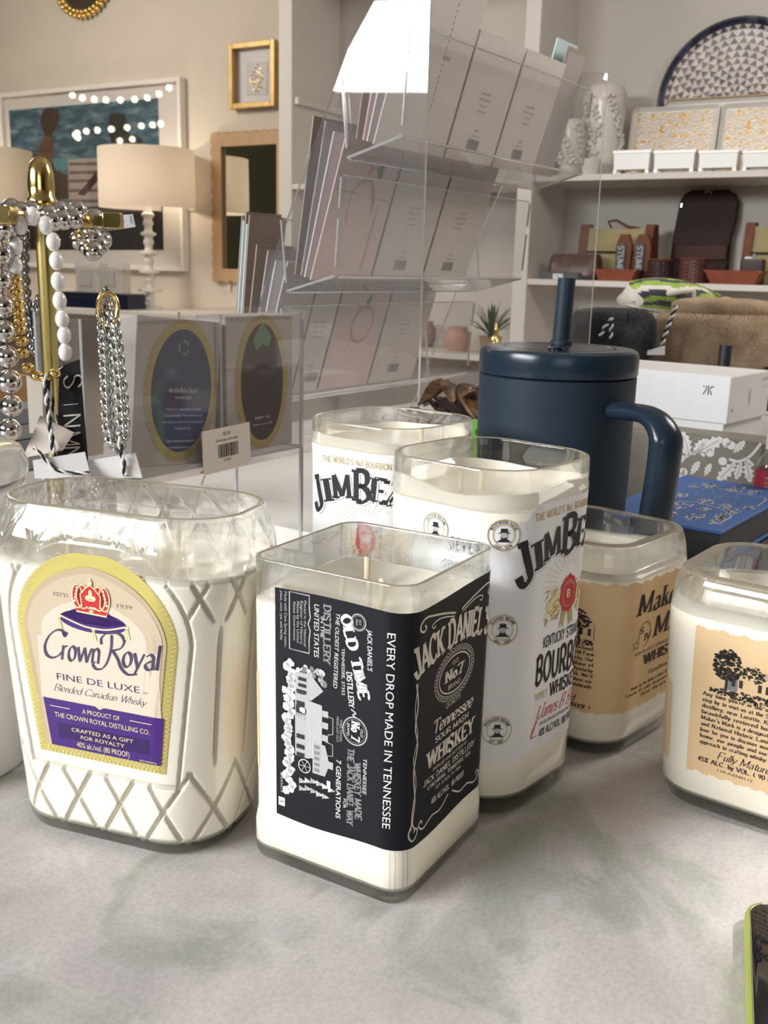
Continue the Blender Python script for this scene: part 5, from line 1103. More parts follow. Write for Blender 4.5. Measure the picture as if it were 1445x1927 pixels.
link('feathers', g, M_FEA, t, smooth=True)['kind'] = 'stuff'
# grey stack and tan box far left
gp = on_y(14, 800, .98); t = None
for i in range(4):
    g = G(); g.box((0, 0, .0075), (.09, .06, .0145)); o = link('notebook', g, mat(f'grey_cloth_{i % 2}', ((.30, .31, .31), (.20, .21, .22))[i % 2], .7), bevel=.001); o.location = (gp[0] - .012 + .002 * (i % 2), gp[1], RIS * 0 + .075 + i * .0152); o.rotation_euler = (0, 0, RZ_U + .03 * i)
    tag(o, ('bottom', 'second from bottom', 'third from bottom', 'topmost')[i] + ' grey notebook of the small stack behind the ball necklace', 'notebook', 'stacked grey notebooks')
g = G(); g.box((0, 0, .0370), (.10, .07, .0740)); o = link('notebook_stand', g, M_WHITE, bevel=.001); o.location = (gp[0] - .012, gp[1], 0); o.rotation_euler = (0, 0, RZ_U); tag(o, 'small white block under the stack of grey notebooks', 'block')
tb = on_y(8, 745, 1.25); g = G(); g.box((0, 0, tb[2] / 2 + .012), (.09, .06, tb[2] + .024)); o = link('wooden_box', g, noise_mat('tan_wood', [(.3, (.45, .22, .09)), (.7, (.55, .30, .13))], 12, 4, .5, stretch=(1, 1, 8)), bevel=.002); o.location = (tb[0] - .02, tb[1], 0); o.rotation_euler = (0, 0, RZ_U); tag(o, 'orange-brown wooden box far left behind the necklaces', 'box')
# ------------------------------------------------------------------ the room: back wall, built-in shelves, wall pictures
D = np.array([-sin(radians(59.5)), cos(radians(59.5)), 0]); MI = np.array([cos(radians(59.5)), sin(radians(59.5)), 0])   # along the wall (leftwards) / into it
P0 = on_y(1108, 430, 3.5); P0[2] = 0.; RZ_W = atan2(-D[1], -D[0]); ZF = -.93; ZC = 1.75
def WP(t, s, z): return P0 + D * t + MI * s + ZU * z
def SP(px, py, s):
    q = on_p(px, py, P0 + MI * s, MI); return float((q - P0) @ D), float(q[2])
def wallbox(nm, t0, t1, s0, s1, z0, z1, m, parent=None, bevel=0., **kw):
    g = G(); c = WP((t0 + t1) / 2, (s0 + s1) / 2, (z0 + z1) / 2); g.box(c, (abs(t1 - t0), abs(s1 - s0), abs(z1 - z0)), rz=RZ_W)
    return link(nm, g, m, parent, world=True, bevel=bevel)
SD = .34          # depth of the shelves; the wall stands behind them
g = G(); g.box(WP(.9, SD + .04, (ZF + ZC) / 2), (6.0, .08, ZC - ZF), rz=RZ_W); struct('wall_back', g, M_WALL)
M_FLOOR = noise_mat('wood_floor', [(.3, (.16, .10, .06)), (.7, (.24, .16, .10))], 6, 5, .45, stretch=(1, 12, 1))
g = G(); g.box((0, 1.0, ZF - .03), (9, 9.5, .06)); struct('floor', g, M_FLOOR)
M_OLV = mat('olive_wall_paint', (.10, .10, .06), .8)
g = G(); g.box((1.0, -3.4, (ZF + ZC) / 2), (6.5, .08, ZC - ZF)); struct('wall_front', g, M_OLV)
g = G(); g.box((4.3, .8, (ZF + ZC) / 2), (.08, 8.4, ZC - ZF)); struct('wall_right', g, M_WALL)
g = G(); g.box((0, 1.0, ZC + .04), (9, 9.5, .08)); struct('ceiling', g, mat('ceiling_paint', (.74, .72, .68), .9))
g = G(); g.box((-4.2, 3.2, (ZF + ZC) / 2), (.08, 4.4, ZC - ZF)); struct('wall_left', g, M_OLV)
g = G(); R = random.Random(1); g.loft([[(-4.10 + .02 * sin(i * 1.1), 2.45 + .5 * i / 40, z) for i in range(41)] + [(-4.11 + .02 * sin(i * 1.1), 2.45 + .5 * i / 40, z) for i in range(40, -1, -1)] for z in (-.80, 1.55)]); tag(link('curtain', g, noise_mat('blue_curtain', [(.4, (.10, .16, .24)), (.6, (.35, .38, .38))], 9, 3, .9), smooth=True), 'patterned blue curtain reflected in the wood-framed mirror', 'curtain')
# ---- shelving
sh_ = thing('built_in_shelving', 'white built-in shelving with open bays along the back wall', 'shelving', WP(0, 0, ZF), RZ_W)
M_SHELF = mat('shelf_paint', (.74, .71, .67), .55); M_SHELF_SHADED = mat('shelf_paint_shaded', (.64, .60, .55), .6)  # second tone is the same shelf paint darkened, shade put into the colour
tA0, tA1 = SP(549, 300, 0)[0], SP(524, 300, 0)[0]; tB0, tB1 = SP(1017, 60, 0)[0], SP(988, 60, 0)[0]; tR = -1.15
for t0, t1 in ((tA0, tA1), (tB0, tB1), (tR - .055, tR)):
    wallbox('upright', t0, t1, 0, SD - .012, ZF + .001, ZC - .01, M_SHELF, sh_, bevel=.003)
wallbox('back_panel', tR, tA0, SD - .014, SD - .002, ZF + .001, ZC - .01, M_SHELF_SHADED, sh_)
def shelf(px, py, t0, t1, th=.020):
    z = SP(px, py, 0)[1]; wallbox('shelf', t0, t1, .002, SD - .014, z - th, z, M_SHELF, sh_, bevel=.002); return z
zU = shelf(1260, 324, tR, tB0); zL = shelf(1120, 528, tR, tB0); zL2 = shelf(1440, 768, tR, tB0)
zA = shelf(560, 346, tB1, tA0); zA2 = shelf(880, 668, tB1, tA0)
c0 = SP(556, 192, .05); wallbox('shelf_cleat', tA0 - .022, tA0 - .0005, .01, SD - .02, c0[1] - .014, c0[1] + .010, M_SHELF, sh_)
wallbox('cornice', tR, tA1 + .01, -.01, .012, 1.30, 1.42, M_SHELF, sh_)
def spot(px0, px1, ytop, ybot, s, base=None):
    """place on the shelf: world base point, width, height"""
    yc = ybot; tl, z0 = SP(px0, yc, s); tr, _ = SP(px1, yc, s); xc = (px0 + px1) / 2; z1 = SP(xc, ytop, s)[1]; z0 = base if base is not None else SP(xc, ybot, s)[1]
    return WP((tl + tr) / 2, s, z0), abs(tl - tr), z1 - z0
M_IVORYC = mat('ivory_ceramic', (.70, .67, .62), .3, 0, .5, Coat_Weight=.3); M_WCER = mat('white_ceramic', (.80, .79, .78), .25)
# mosaic tray
def mosaic():
    m = mat('mosaic_shell', (.6, .5, .45), .3); n = m.node_tree; b = n.nodes['Principled BSDF']; L_ = n.links.new
    def M(op, a, c=None):
        x = n.nodes.new('ShaderNodeMath'); x.operation = op
        for i, v in enumerate((a, c)):
            if v is None: continue
            if isinstance(v, (int, float)): x.inputs[i].default_value = v
            else: L_(v, x.inputs[i])
        return x.outputs[0]
    t = n.nodes.new('ShaderNodeTexCoord'); s = n.nodes.new('ShaderNodeSeparateXYZ'); L_(t.outputs['Object'], s.inputs[0]); x, z = s.outputs[0], s.outputs[2]
    r = M('SQRT', M('ADD', M('MULTIPLY', x, x), M('MULTIPLY', z, z))); a = M('ARCTAN2', z, x)
    q = M('MULTIPLY', r, 44.); ring = M('FLOOR', q); fr = M('FRACT', q)
    cnt = M('ADD', M('MULTIPLY', ring, 4.), 6.); u = M('FRACT', M('MULTIPLY', M('ADD', M('DIVIDE', a, 2 * pi), M('MULTIPLY', ring, .037)), cnt))
    tri = M('ABSOLUTE', M('SUBTRACT', M('MULTIPLY', u, 2.), 1.))
    dark = M('LESS_THAN', tri, M('SUBTRACT', 1., fr)); edge = M('GREATER_THAN', r, .243)
    cid = M('ADD', M('MULTIPLY', ring, 17.3), M('FLOOR', M('MULTIPLY', M('DIVIDE', a, 2 * pi), cnt)))
    wn = n.nodes.new('ShaderNodeTexWhiteNoise'); wn.noise_dimensions = '1D'; L_(cid, wn.inputs['W'])
    def mixc(f, c1, c2):
        mx = n.nodes.new('ShaderNodeMix'); mx.data_type = 'RGBA'; L_(f, mx.inputs[0])
        for i, c in ((6, c1), (7, c2)):
            if isinstance(c, tuple): mx.inputs[i].default_value = (*c, 1)
            else: L_(c, mx.inputs[i])
        return mx.outputs[2]
    dk = mixc(wn.outputs[0], (.05, .045, .07), (.20, .15, .15)); lt = mixc(wn.outputs[0], (.56, .50, .46), (.72, .64, .58))
    c = mixc(dark, lt, dk); rim = mixc(wn.outputs[0], (.012, .014, .035), (.07, .08, .13)); c = mixc(edge, c, rim)
    gr = M('LESS_THAN', fr, .10); c = mixc(gr, c, (.35, .31, .29)); c = mixc(edge, c, rim); L_(c, b.inputs['Base Color']); return m
c, w, h = spot(1215, 1535, 30, 320, .285, zU)
tray = thing('mosaic_tray', 'large round shell mosaic tray with navy rim leaning at the back of the upper shelf', 'tray', c + ZU * (h * .5), RZ_W); tray.rotation_euler = (Matrix.Rotation(RZ_W, 3, 'Z') @ Matrix.Rotation(radians(-6), 3, 'X')).to_euler()
rr_ = h * .5; g = G(); sc_ = rr_ / .268
prof = [(0.001, 0), (.225, 0), (.240, -.004), (.258, -.020), (.266, -.020), (.268, -.014), (.250, .006), (.230, .012), (.001, .012)]
g.loft([[(r * cos(2 * pi * i / 72), y, r * sin(2 * pi * i / 72)) for i in range(72)] for r, y in prof], True, True); o = link('tray_body', g, mosaic(), tray, smooth=40); o.scale = (sc_,) * 3
# two cream platters and the gold-rimmed tray behind them
def platter(label, px0, px1, y0, y1, s, nm, name='platter', gold=False):
    c, w, h = spot(px0, px1, y0, y1, s, zU); t = thing(name, label, 'platter', c, RZ_W, None if gold else 'cream platters on the upper shelf'); t.rotation_euler = (Matrix.Rotation(RZ_W, 3, 'Z') @ Matrix.Rotation(radians(-9), 3, 'X')).to_euler()
    g = G(); n = 6; R4 = rrect(w, h, .018, n)
    g.loft([[(p[0], y, p[1] + h / 2) for p in rrect(w - 2 * i_, h - 2 * i_, max(.004, .018 - i_), n)] for y, i_ in ((.008, .008), (.002, .0), (-.006, .0), (-.0065, .002), (.002, .012), (.003, .016))]); link('rim', g, M_IVORYC, t, smooth=40)
    g = G(); g.loft([[(p[0], y, p[1] + h / 2) for p in rrect(w - 2 * i_, h - 2 * i_, .006, n)] for y, i_ in ((.0035, .0155), (.0022, .0165))]); link('glitter_panel', g, nm, t)
    if gold:
        g = G()
        for i, p in enumerate(R4 + R4[:1]):
            q = R4[(i + 1) % len(R4)]; L_ = hypot(q[0] - p[0], q[1] - p[1]); m_ = max(1, int(L_ / .007))
            for j in range(m_): g.ball((p[0] + (q[0] - p[0]) * j / m_, -.008, p[1] + (q[1] - p[1]) * j / m_ + h / 2), .0042, 8, 5)
        link('beaded_rim', g, mat('gilt_beads', (.72, .56, .34), .25, .9), t, smooth=True)
    return t
M_SPARK = noise_mat('gold_fleck_glaze', [(.44, (.58, .54, .50)), (.54, (.70, .60, .44)), (.62, (.62, .38, .10))], 62, 6, .20, metal=.25, bump=.8, bscale=160)
platter('tray with gilt beaded rim standing behind the two cream platters', 1236, 1560, 176, 322, .225, M_IVORYC, 'beaded_tray', True)
platter('cream platter with gold flecks, left of the pair on the upper shelf', 1176, 1340, 196, 322, .205, M_SPARK)
platter('cream platter with gold flecks, right of the pair on the upper shelf', 1343, 1500, 188, 322, .205, M_SPARK)
# four little white planters in a row
for i, (a, b) in enumerate(((1155, 1228), (1230, 1312), (1314, 1392), (1396, 1474))):
    c, w, h = spot(a, b, 284, 323, .065, zU); w *= .97
    t = thing('planter', ('leftmost', 'second from left', 'third from left', 'rightmost')[i] + ' small white footed planter in the row on the upper shelf', 'planter', c, RZ_W, 'white planters on the upper shelf')
    g = G(); d_ = .058; z0 = h * .20
    for (zz, wx, dy) in (): pass
    g.loft([[(x * wx / 2, y * dy / 2, zz) for x, y in ((-1, -1), (1, -1), (1, 1), (-1, 1))] for zz, wx, dy in ((z0, w * .92, d_ * .9), (h * .86, w * .95, d_ * .95), (h * .86, w, d_), (h, w, d_), (h, w * .93, d_ * .88), (h * .4, w * .88, d_ * .8))]); link('body', g, M_WCER, t, bevel=.0015)
    for x in (-.42, .42):
        for y in (-.40, .40):
            g = G(); g.box((x * w, y * d_, z0 * .5), (w * .09, d_ * .14, z0)); link('foot', g, M_WCER, t)
# vases
def vase(label, px0, px1, y0, y1, s, flowers=True, seed=1):
    c, w, h = spot(px0, px1, y0, y1, s, zU); r = w / 2; t = thing('vase', label, 'vase', c, RZ_W); g = G(); g.lathe([(r * .80, 0), (r * .86, h * .02), (r * .88, h * .4), (r, h * .8), (r * 1.0, h * .93), (r * .9, h * .985), (r * .82, h), (r * .76, h * .97), (r * .78, h * .5)], 36, cap1=False); link('body', g, M_IVORYC, t, smooth=40)
    if flowers:
        R = random.Random(seed); g = G()
        for b_ in range(3):
            a0 = R.uniform(-2.6, -.4); path = []
            for j in range(8):
                f = j / 7; a = a0 + .5 * sin(f * 3 + b_); rr = r * (.88 + .12 * f) + .003; path.append((rr * cos(a), rr * sin(a), h * (.2 + .65 * f)))
            g.tube(path, .003, 6)
            for j in range(7):
                p = path[j + 1]; 
                for q in range(5):
                    aa = R.uniform(0, 6.28); v = Vector(p); n_ = Vector((p[0], p[1], 0)).normalized(); x_ = n_.cross(Vector((0, 0, 1))); g.ball(tuple(v + n_ * .003 + x_ * (.011 * cos(aa)) + Vector((0, 0, .011 * sin(aa)))), .0062, 7, 4)
        link('flower_relief', g, M_IVORYC, t, smooth=True)
    return t
vase('tall cream vase with raised blossoms beside the planters, seen past the clear rack', 1095, 1168, 164, 322, .16, True, 3)
vase('narrow white vase behind the right end of the card rack', 1050, 1094, 226, 322, .085, True, 6)
c, w, h = spot(1092, 1130, 300, 324, .035, zU); t = thing('bowl', 'small cream flared bowl in front of the tall blossom vase', 'bowl', c); g = G(); g.lathe([(w * .34, 0), (w * .36, .002), (w * .5, h), (w * .46, h), (w * .32, h * .2), (.001, h * .18)], 28, cap1=False); link('body', g, M_IVORYC, t, smooth=40)
# ---- leather goods on the lower shelf
M_LEAT = noise_mat('brown_leather', [(.3, (.13, .045, .022)), (.7, (.19, .07, .035))], 20, 4, .5, spec=.2); M_LEAD = noise_mat('dark_brown_leather', [(.3, (.030, .014, .012)), (.7, (.045, .020, .016))], 14, 4, .5, spec=.15)
M_LEAR = noise_mat('red_brown_leather', [(.3, (.26, .075, .045)), (.7, (.32, .10, .06))], 20, 3, .5, spec=.2); M_KHAKI = noise_mat('khaki_canvas', [(.3, (.36, .31, .15)), (.7, (.42, .36, .19))], 60, 4, .85)
def satchel(label, px0, px1, y0, y1, s):
    c, w, h = spot(px0, px1, y0, y1, s, zL); t = thing('canvas_bag', label, 'bag', c, RZ_W); d_ = .10; g = G(); n = 12
    g.loft([[(-w / 2 + w * i / n, -d_ / 2 * (1 - f * .55) * (1 if True else 0), h * f - .010 * f * sin(pi * i / n)) for i in range(n + 1)] + [(w / 2 - w * i / n, d_ / 2 * (1 - f * .55), h * f - .010 * f * sin(pi * i / n)) for i in range(n + 1)] for f in (0, .15, .5, .85, 1)]); link('body', g, M_KHAKI, t, smooth=50)
    for sg in (-1, 1):
        g = G(); g.loft([[(sg * (w / 2 - .004) + x, y, z * h) for x, y in ((-.014, -d_ / 2 * q - .003), (.014, -d_ / 2 * q - .001), (.020, 0), (.014, d_ / 2 * q + .001), (-.014, d_ / 2 * q + .003))] for z, q in ((0, 1.), (.4, .9), (.8, .7), (1.04, .45))]); link('leather_end', g, M_LEAT, t, smooth=50)
    g = G(); g.box((0, -d_ / 2 * .78 - .002, h * .53), (w * .86, .004, h * .035)); link('front_strap', g, M_LEAD, t)
    g = G(); g.tube([(-w * .12, 0, h * .98), (-w * .17, 0, h * 1.10), (-w * .05, 0, h * 1.12), (w * .12, 0, h * 1.0), (w * .30, 0, h * .97)], .0045, 8); link('handle', g, M_LEAT, t, smooth=True)
    return t
satchel('khaki canvas bag with brown leather ends at the left of the lower shelf', 1097, 1222, 427, 524, .20)
satchel('khaki canvas bag at the right edge of the lower shelf', 1402, 1520, 424, 530, .20)
# hanging toiletry bag, open
c, w, h = spot(1254, 1376, 356, 522, .27, zL); t = thing('toiletry_bag', 'dark brown hanging toiletry bag unrolled upright against the shelf back', 'bag', c, RZ_W); t.rotation_euler = (Matrix.Rotation(RZ_W, 3, 'Z') @ Matrix.Rotation(radians(-4), 3, 'X')).to_euler()
g = G(); out = [(-w * .48, 0), (-w * .47, h * .5), (-w * .42, h * .88), (-w * .36, h * .96), (-w * .25, h), (w * .30, h), (w * .42, h * .95), (w * .48, h * .87), (w * .47, h * .66), (w * .42, h * .46), (w * .44, 0)]; g.prism(out, (0, 0, 0), (1, 0, 0), (0, 0, 1), (0, .02, 0)); link('panel', g, M_LEAD, t, bevel=.005)
g = G(); g.box((-.002, -.004, h * .33), (w * .82, .010, h * .17)); link('pocket', g, noise_mat('brown_nylon', [(.3, (.055, .024, .022)), (.7, (.075, .032, .028))], 20, 4, .5, spec=.15), t, bevel=.004)
g = G(); g.box((0, -.003, h * .12), (w * .84, .008, h * .20)); link('pocket', g, M_LEAD, t, bevel=.004)
g = G(); g.tube([(-.012, -.002, h * .985), (-.004, -.004, h * .96), (.0, -.004, h * 1.0), (.012, -.002, h * .96), (.014, -.002, h * 1.0)], .0018, 6); link('hook', g, M_STEEL, t, smooth=True)
g = G(); g.box((-w * .38, -.003, h * .835), (.003, .004, .012)); link('zip_pull', g, M_STEEL, t)
# woven cups, tray dishes, pouch, flask, sheaths
def cup(label, px0, px1, y0, y1, s, m):
    c, w, h = spot(px0, px1, y0, y1, s, zL); t = thing('woven_cup', label, 'cup', c, RZ_W, 'woven leather cups on the lower shelf'); g = G(); r = w / 2; n = 40; rows = 12; rings = []
    for j in range(rows * 2 + 1):
        rings.append([((r * (.98 + .0 * j) + .0018 * (1 if ((i // 2 + j // 2) % 2) else -1)) * cos(2 * pi * i / n), (r * .8 + .0018 * (1 if ((i // 2 + j // 2) % 2) else -1)) * sin(2 * pi * i / n), h * .97 * j / (rows * 2)) for i in range(n)])
    g.loft(rings); link('body', g, m, t, smooth=30); g = G(); g.tube([(r * cos(a), r * .8 * sin(a), h * .985) for a in [2 * pi * i / 32 for i in range(32)]], .0035, 6, closed=True); link('rim', g, M_LEAT, t, smooth=True)
cup('dark woven leather cup left of the toiletry bag', 1217, 1262, 488, 526, .06, noise_mat('woven_dark', [(.3, (.035, .015, .016)), (.7, (.07, .03, .03))], 30, 2, .25)); cup('dark red woven leather cup in front of the toiletry bag', 1277, 1328, 487, 528, .06, noise_mat('woven_red', [(.3, (.085, .028, .025)), (.7, (.14, .05, .045))], 30, 2, .28))
def dish(label, px0, px1, y0, y1, s):
    c, w, h = spot(px0, px1, y0, y1, s, zL); t = thing('leather_tray', label, 'tray', c, RZ_W, 'red leather valet trays'); g = G(); d_ = .10
    g.loft([[(x * a, y * b, z) for x, y in ((-1, -1), (1, -1), (1, 1), (-1, 1))] for z, a, b in ((0, w * .40, d_ * .42), (h, w * .52, d_ * .56), (h, w * .50, d_ * .54), (.004, w * .385, d_ * .40))]); link('body', g, M_LEAR, t)
    for x in (-1, 1):
        g = G(); g.ball((x * w * .51, -d_ * .55, h * .92), .0035, 8, 6); link('stud', g, M_BRASS, t, smooth=True)
dish('red leather tray below the left khaki bag', 1127, 1202, 507, 527, .07); dish('red leather tray below the flask', 1333, 1434, 509, 532, .05)
c, w, h = spot(1034, 1130, 478, 524, .085, zL); t = thing('wash_bag', 'mottled dark brown leather wash bag at the left end of the lower shelf', 'bag', c, RZ_W); g = G(); d_ = .09
g.loft([[(x * w / 2 * a, y * d_ / 2 * b, z) for x, y in [(cos(q) * abs(cos(q)) ** -.5 if abs(cos(q)) > 1e-6 else 0, sin(q) * abs(sin(q)) ** -.5 if abs(sin(q)) > 1e-6 else 0) for q in [2 * pi * i / 32 for i in range(32)]]] for z, a, b in ((.012, .94, .9), (.016, 1., 1.), (h * .5, 1., .95), (h * .85, .96, .7), (h, .90, .35))]); link('body', g, noise_mat('mottled_leather', [(.3, (.03, .013, .012)), (.55, (.09, .035, .028)), (.75, (.16, .08, .06))], 26, 6, .35, bump=.5), t, smooth=50)
c2, w2, h2 = spot(1020, 1092, 512, 526, .04, zL); t = thing('flat_case', 'flat slate-blue case with white price sticker in front of the wash bag', 'case', c2, RZ_W); g = G(); g.box((0, 0, h2 / 2), (w2, .06, h2)); link('body', g, mat('slate_case', (.045, .055, .075), .5), t, bevel=.002)
g = G(); g.box((.0, -.0315, h2 * .42), (.036, .002, .018)); stk = link('price_sticker', g, M_TAGW, t); k = Ink(lambda u, v, l: (u, -.0327 - l, v)); k.text('$ 5', 0, h2 * .42 - .003, .007, I_GRYP); k.done(stk)
for i, (a, b, y0, lab_) in enumerate(((1156, 1186, 441, 'left'), (1190, 1222, 441, 'right'))):
    c, w, h = spot(a, b, y0, 522, .115, zL); t = thing('tool_sheath', f'{lab_} brown leather sheath with a dark lettered tag before the khaki bag', 'sheath', c, RZ_W, 'lettered leather sheaths'); g = G()
    g.loft([[(x * w / 2 * a_, y * .010, z * h) for x, y in ((-1, -1), (1, -1), (1, 1), (-1, 1))] for z, a_ in ((0, .8), (.45, .95), (.75, 1.), (1., .55))]); link('body', g, M_LEAT, t, bevel=.002)
    g = G(); lw_ = .030; g.box((-w * .12, -.014, h * .44), (lw_, .004, h * .72)); tg = link('lettered_tag', g, mat('slate_tag', (.035, .045, .06), .5), t); k = Ink(lambda u, v, l: (u - w * .12, -.0161 - l, v)); k.text('STUMPS', 0, h * .44, .020, I_GREY2, h * .62, rot=-pi / 2, style='pen', thick=.18, thin=.09, serif=.06, warp=lambda p, q: (p, q - .010)); k.done(tg)
c, w, h = spot(1391, 1437, 486, 526, .10, zL); t = thing('hip_flask', 'brown leather hip flask with steel cap at the right of the lower shelf', 'flask', c, RZ_W); g = G(); g.loft([[(p[0], p[1], z) for p in rrect(w - 2 * i_, .030 - 2 * i_, .010)] for z, i_ in ((0, .001), (.003, 0), (h * .93, 0))]); link('body', g, mat('flask_leather', (.045, .024, .026), .45), t, smooth=40)
g = G(); g.loft([[(p[0], p[1], z) for p in rrect(w - 2 * i_, .030 - 2 * i_, .010)] for z, i_ in ((h * .93, .0005), (h * .98, .003))]); link('shoulder', g, M_STEEL, t, smooth=40); g = G(); g.lathe([(.007, h * .97), (.007, h * 1.17), (.001, h * 1.17)], 16); g.box((-.014, 0, h * 1.02), (.024, .008, .006)); link('cap', g, M_STEEL, t, smooth=40)
# ---- left bay
c, w, h = spot(553, 612, 291, 345, .16, zA); t = thing('bowl', 'round white bowl in the left bay, seen behind the card rack', 'bowl', c); g = G(); r = w / 2; g.lathe([(r * .4, 0), (r * .45, .004), (r * .9, h * .3), (r, h * .6), (r * .85, h * .97), (r * .8, h), (r * .78, h * .95), (r * .9, h * .6), (r * .4, h * .1), (.001, h * .1)], 36, cap1=False); link('body', g, M_WCER, t, smooth=50)
c, w, h = spot(884, 960, 548, 668, .16, zA2); t = thing('potted_plant', 'dark green spiky plant in a clay pot in the left bay', 'plant', c); R = random.Random(3); g = G(); g.lathe([(.03, 0), (.042, .055), (.045, .06), (.038, .06), (.001, .055)], 24, cap1=False); link('pot', g, mat('clay_pot', (.34, .19, .13), .8), t, smooth=40); g = G()
for i in range(34):
    a = R.uniform(0, 6.28); l_ = R.uniform(.11, .20); el = R.uniform(.75, 1.4); path = [(l_ * f * cos(a) * cos(el), l_ * f * sin(a) * cos(el), .055 + l_ * f * sin(el) - .05 * f * f) for f in (0, .3, .6, .85, 1)]; g.tube(path, [.002, .006, .007, .004, .0006], 6, flat=(1, .25))
link('leaves', g, noise_mat('dark_leaf', [(.3, (.025, .055, .02)), (.7, (.06, .11, .04))], 14, 3, .5), t, smooth=True)
c, w, h = spot(921, 942, 607, 668, .05, zA2); t = thing('ornament', 'small gold finial ornament beside the spiky plant', 'ornament', c); g = G(); g.lathe([(w * .5, 0), (w * .5, h * .3), (w * .42, h * .55), (w * .16, h * .68), (w * .22, h * .78), (w * .10, h * .9), (.001, h)], 24); link('body', g, M_BRASS, t, smooth=40)
for px, yy, s, col, lb, sz in ((800, 600, .22, (.30, .22, .20), 'dusky brown lidded jar low in the left bay behind the rack', (.09, .10)), (862, 610, .14, (.52, .30, .22), 'terracotta jar low in the left bay beside the plant', (.10, .09))):
    c = WP(SP(px, yy, s)[0], s, zA2); t = thing('jar', lb, 'jar', c); g = G(); r, h = sz[0] / 2, sz[1]; g.lathe([(r * .7, 0), (r, h * .3), (r, h * .7), (r * .7, h * .9), (r * .72, h), (.001, h * 1.05)], 28); link('body', g, mat('jar_' + lb.split()[0], col, .5), t, smooth=40)
# ---- wall pictures, mirror
M_FRW = mat('white_frame', (.78, .75, .72), .4); M_MAT = mat('picture_mount', (.76, .72, .70), .7); M_GILT = noise_mat('gilt_wood', [(.3, (.42, .27, .09)), (.7, (.52, .36, .14))], 30, 4, .4, metal=.4)
M_PGLASS = sheet_mat('picture_glass', (.99, .99, .99), 1.0)
SW = SD
def frame(nm, label, cat, t0, t1, z0, z1, wd, dp, mf, inner=None, lip=0.):
    """t0 left (larger t) to t1 right"""
    c = WP((t0 + t1) / 2, SW, (z0 + z1) / 2); t = thing(nm, label, cat, c, RZ_W); w, h = abs(t0 - t1), z1 - z0
    for x, z, a, b in ((-w / 2 + wd / 2, 0, wd, h), (w / 2 - wd / 2, 0, wd, h), (0, h / 2 - wd / 2, w - 2 * wd, wd), (0, -h / 2 + wd / 2, w - 2 * wd, wd)):
        g = G(); g.box((x, -dp / 2 - .001, z), (a, dp, b)); link('frame_rail', g, mf, t, bevel=.002)
    return t, w, h
# large framed seaside picture
tl, zt1 = SP(3, 172, SW - .03); tr, zt2 = SP(341, 143, SW - .03); zb = SP(346, 511, SW - .03)[1]
t, w, h = frame('framed_picture', 'large white-framed seaside picture with two dark figures on the left wall', 'picture', tl + .02, tr, zb, max(zt1, zt2) - .01, .020, .040, M_FRW)
g = G(); g.box((0, -.008, 0), (w - .03, .012, h - .03)); link('mount', g, M_MAT, t)
def sea():
    return noise_mat('printed_sea', [(.30, (.020, .055, .095)), (.5, (.060, .125, .175)), (.66, (.17, .27, .33)), (.78, (.50, .58, .62))], 9, 9, .6, distort=.6, stretch=(1, 1, 3.4))
x0 = -(SP(24, 330, SW - .015)[0] - (tl + .02 + tr) / 2); x1 = -(SP(301, 330, SW - .015)[0] - (tl + .02 + tr) / 2); zc0 = (zb + max(zt1, zt2) - .01) / 2; pz1 = SP(160, 196, SW - .015)[1] - zc0; pz0 = SP(308, 470, SW - .015)[1] - zc0
g = G(); g.box(((x0 + x1) / 2, -.0150, (pz0 + pz1) / 2), (x1 - x0, .002, pz1 - pz0)); pr = link('print', g, sea(), t)
I_FIG = mat('figure_brown', (.055, .028, .022), .7); I_FIG2 = mat('figure_dark', (.022, .018, .022), .7); I_SKIN = mat('figure_tan', (.15, .07, .05), .7); I_DECK = mat('bleached_wood_print', (.46, .39, .34), .7); I_DECKD = mat('deck_gap_print', (.16, .13, .13), .7); I_FOAM = mat('shallow_sea_print', (.08, .30, .34), .7)
def pxz(px, py):
    q = SP(px, py, SW - .016); return -(q[0] - (tl + .02 + tr) / 2), q[1] - zc0
k = Ink(lambda u, v, l: (u, -.0160 - l, v), lift=.0006)
def pp_(pts, m, lv): k.poly([pxz(*p) for p in pts], m, lv)
pp_([(46, 300), (200, 296), (200, 316), (46, 322)], I_FOAM, 0)
pp_([(128, 300), (200, 296), (262, 300), (304, 312), (306, 400), (130, 400)], I_DECK, 1)
for y in (306, 322, 338, 356, 376): pp_([(130, y), (304, y - 3), (304, y + 3), (130, y + 6)], I_DECKD, 2)
pp_([(96, 390), (306, 386), (308, 470), (38, 470), (36, 400)], I_FIG2, 1)
pp_([(78, 216), (84, 206), (96, 202), (108, 206), (113, 218), (110, 232), (104, 244), (98, 254), (102, 266), (98, 300), (104, 320), (126, 330), (130, 372), (98, 378), (70, 350), (66, 320), (70, 290), (76, 268), (86, 256), (80, 244), (76, 230)], I_FIG, 3)
pp_([(70, 290), (76, 268), (86, 256), (98, 258), (101, 270), (98, 306), (84, 322), (70, 318)], I_SKIN, 4)
pp_([(40, 292), (47, 288), (62, 318), (68, 330), (60, 336)], I_SKIN, 3)
pp_([(204, 236), (207, 216), (222, 212), (236, 216), (238, 230), (248, 236), (240, 242), (242, 252), (256, 254), (268, 262), (272, 290), (262, 320), (240, 300), (212, 282), (208, 262), (205, 250)], I_FIG2, 3)
pp_([(200, 296), (212, 300), (176, 350), (160, 368), (146, 366), (168, 340)], I_FIG, 4)
k.done(pr, 'printed_figures')
g = G(); g.box((0, -.024, 0), (w - .034, .0015, h - .034)); link('glazing', g, M_PGLASS, t)
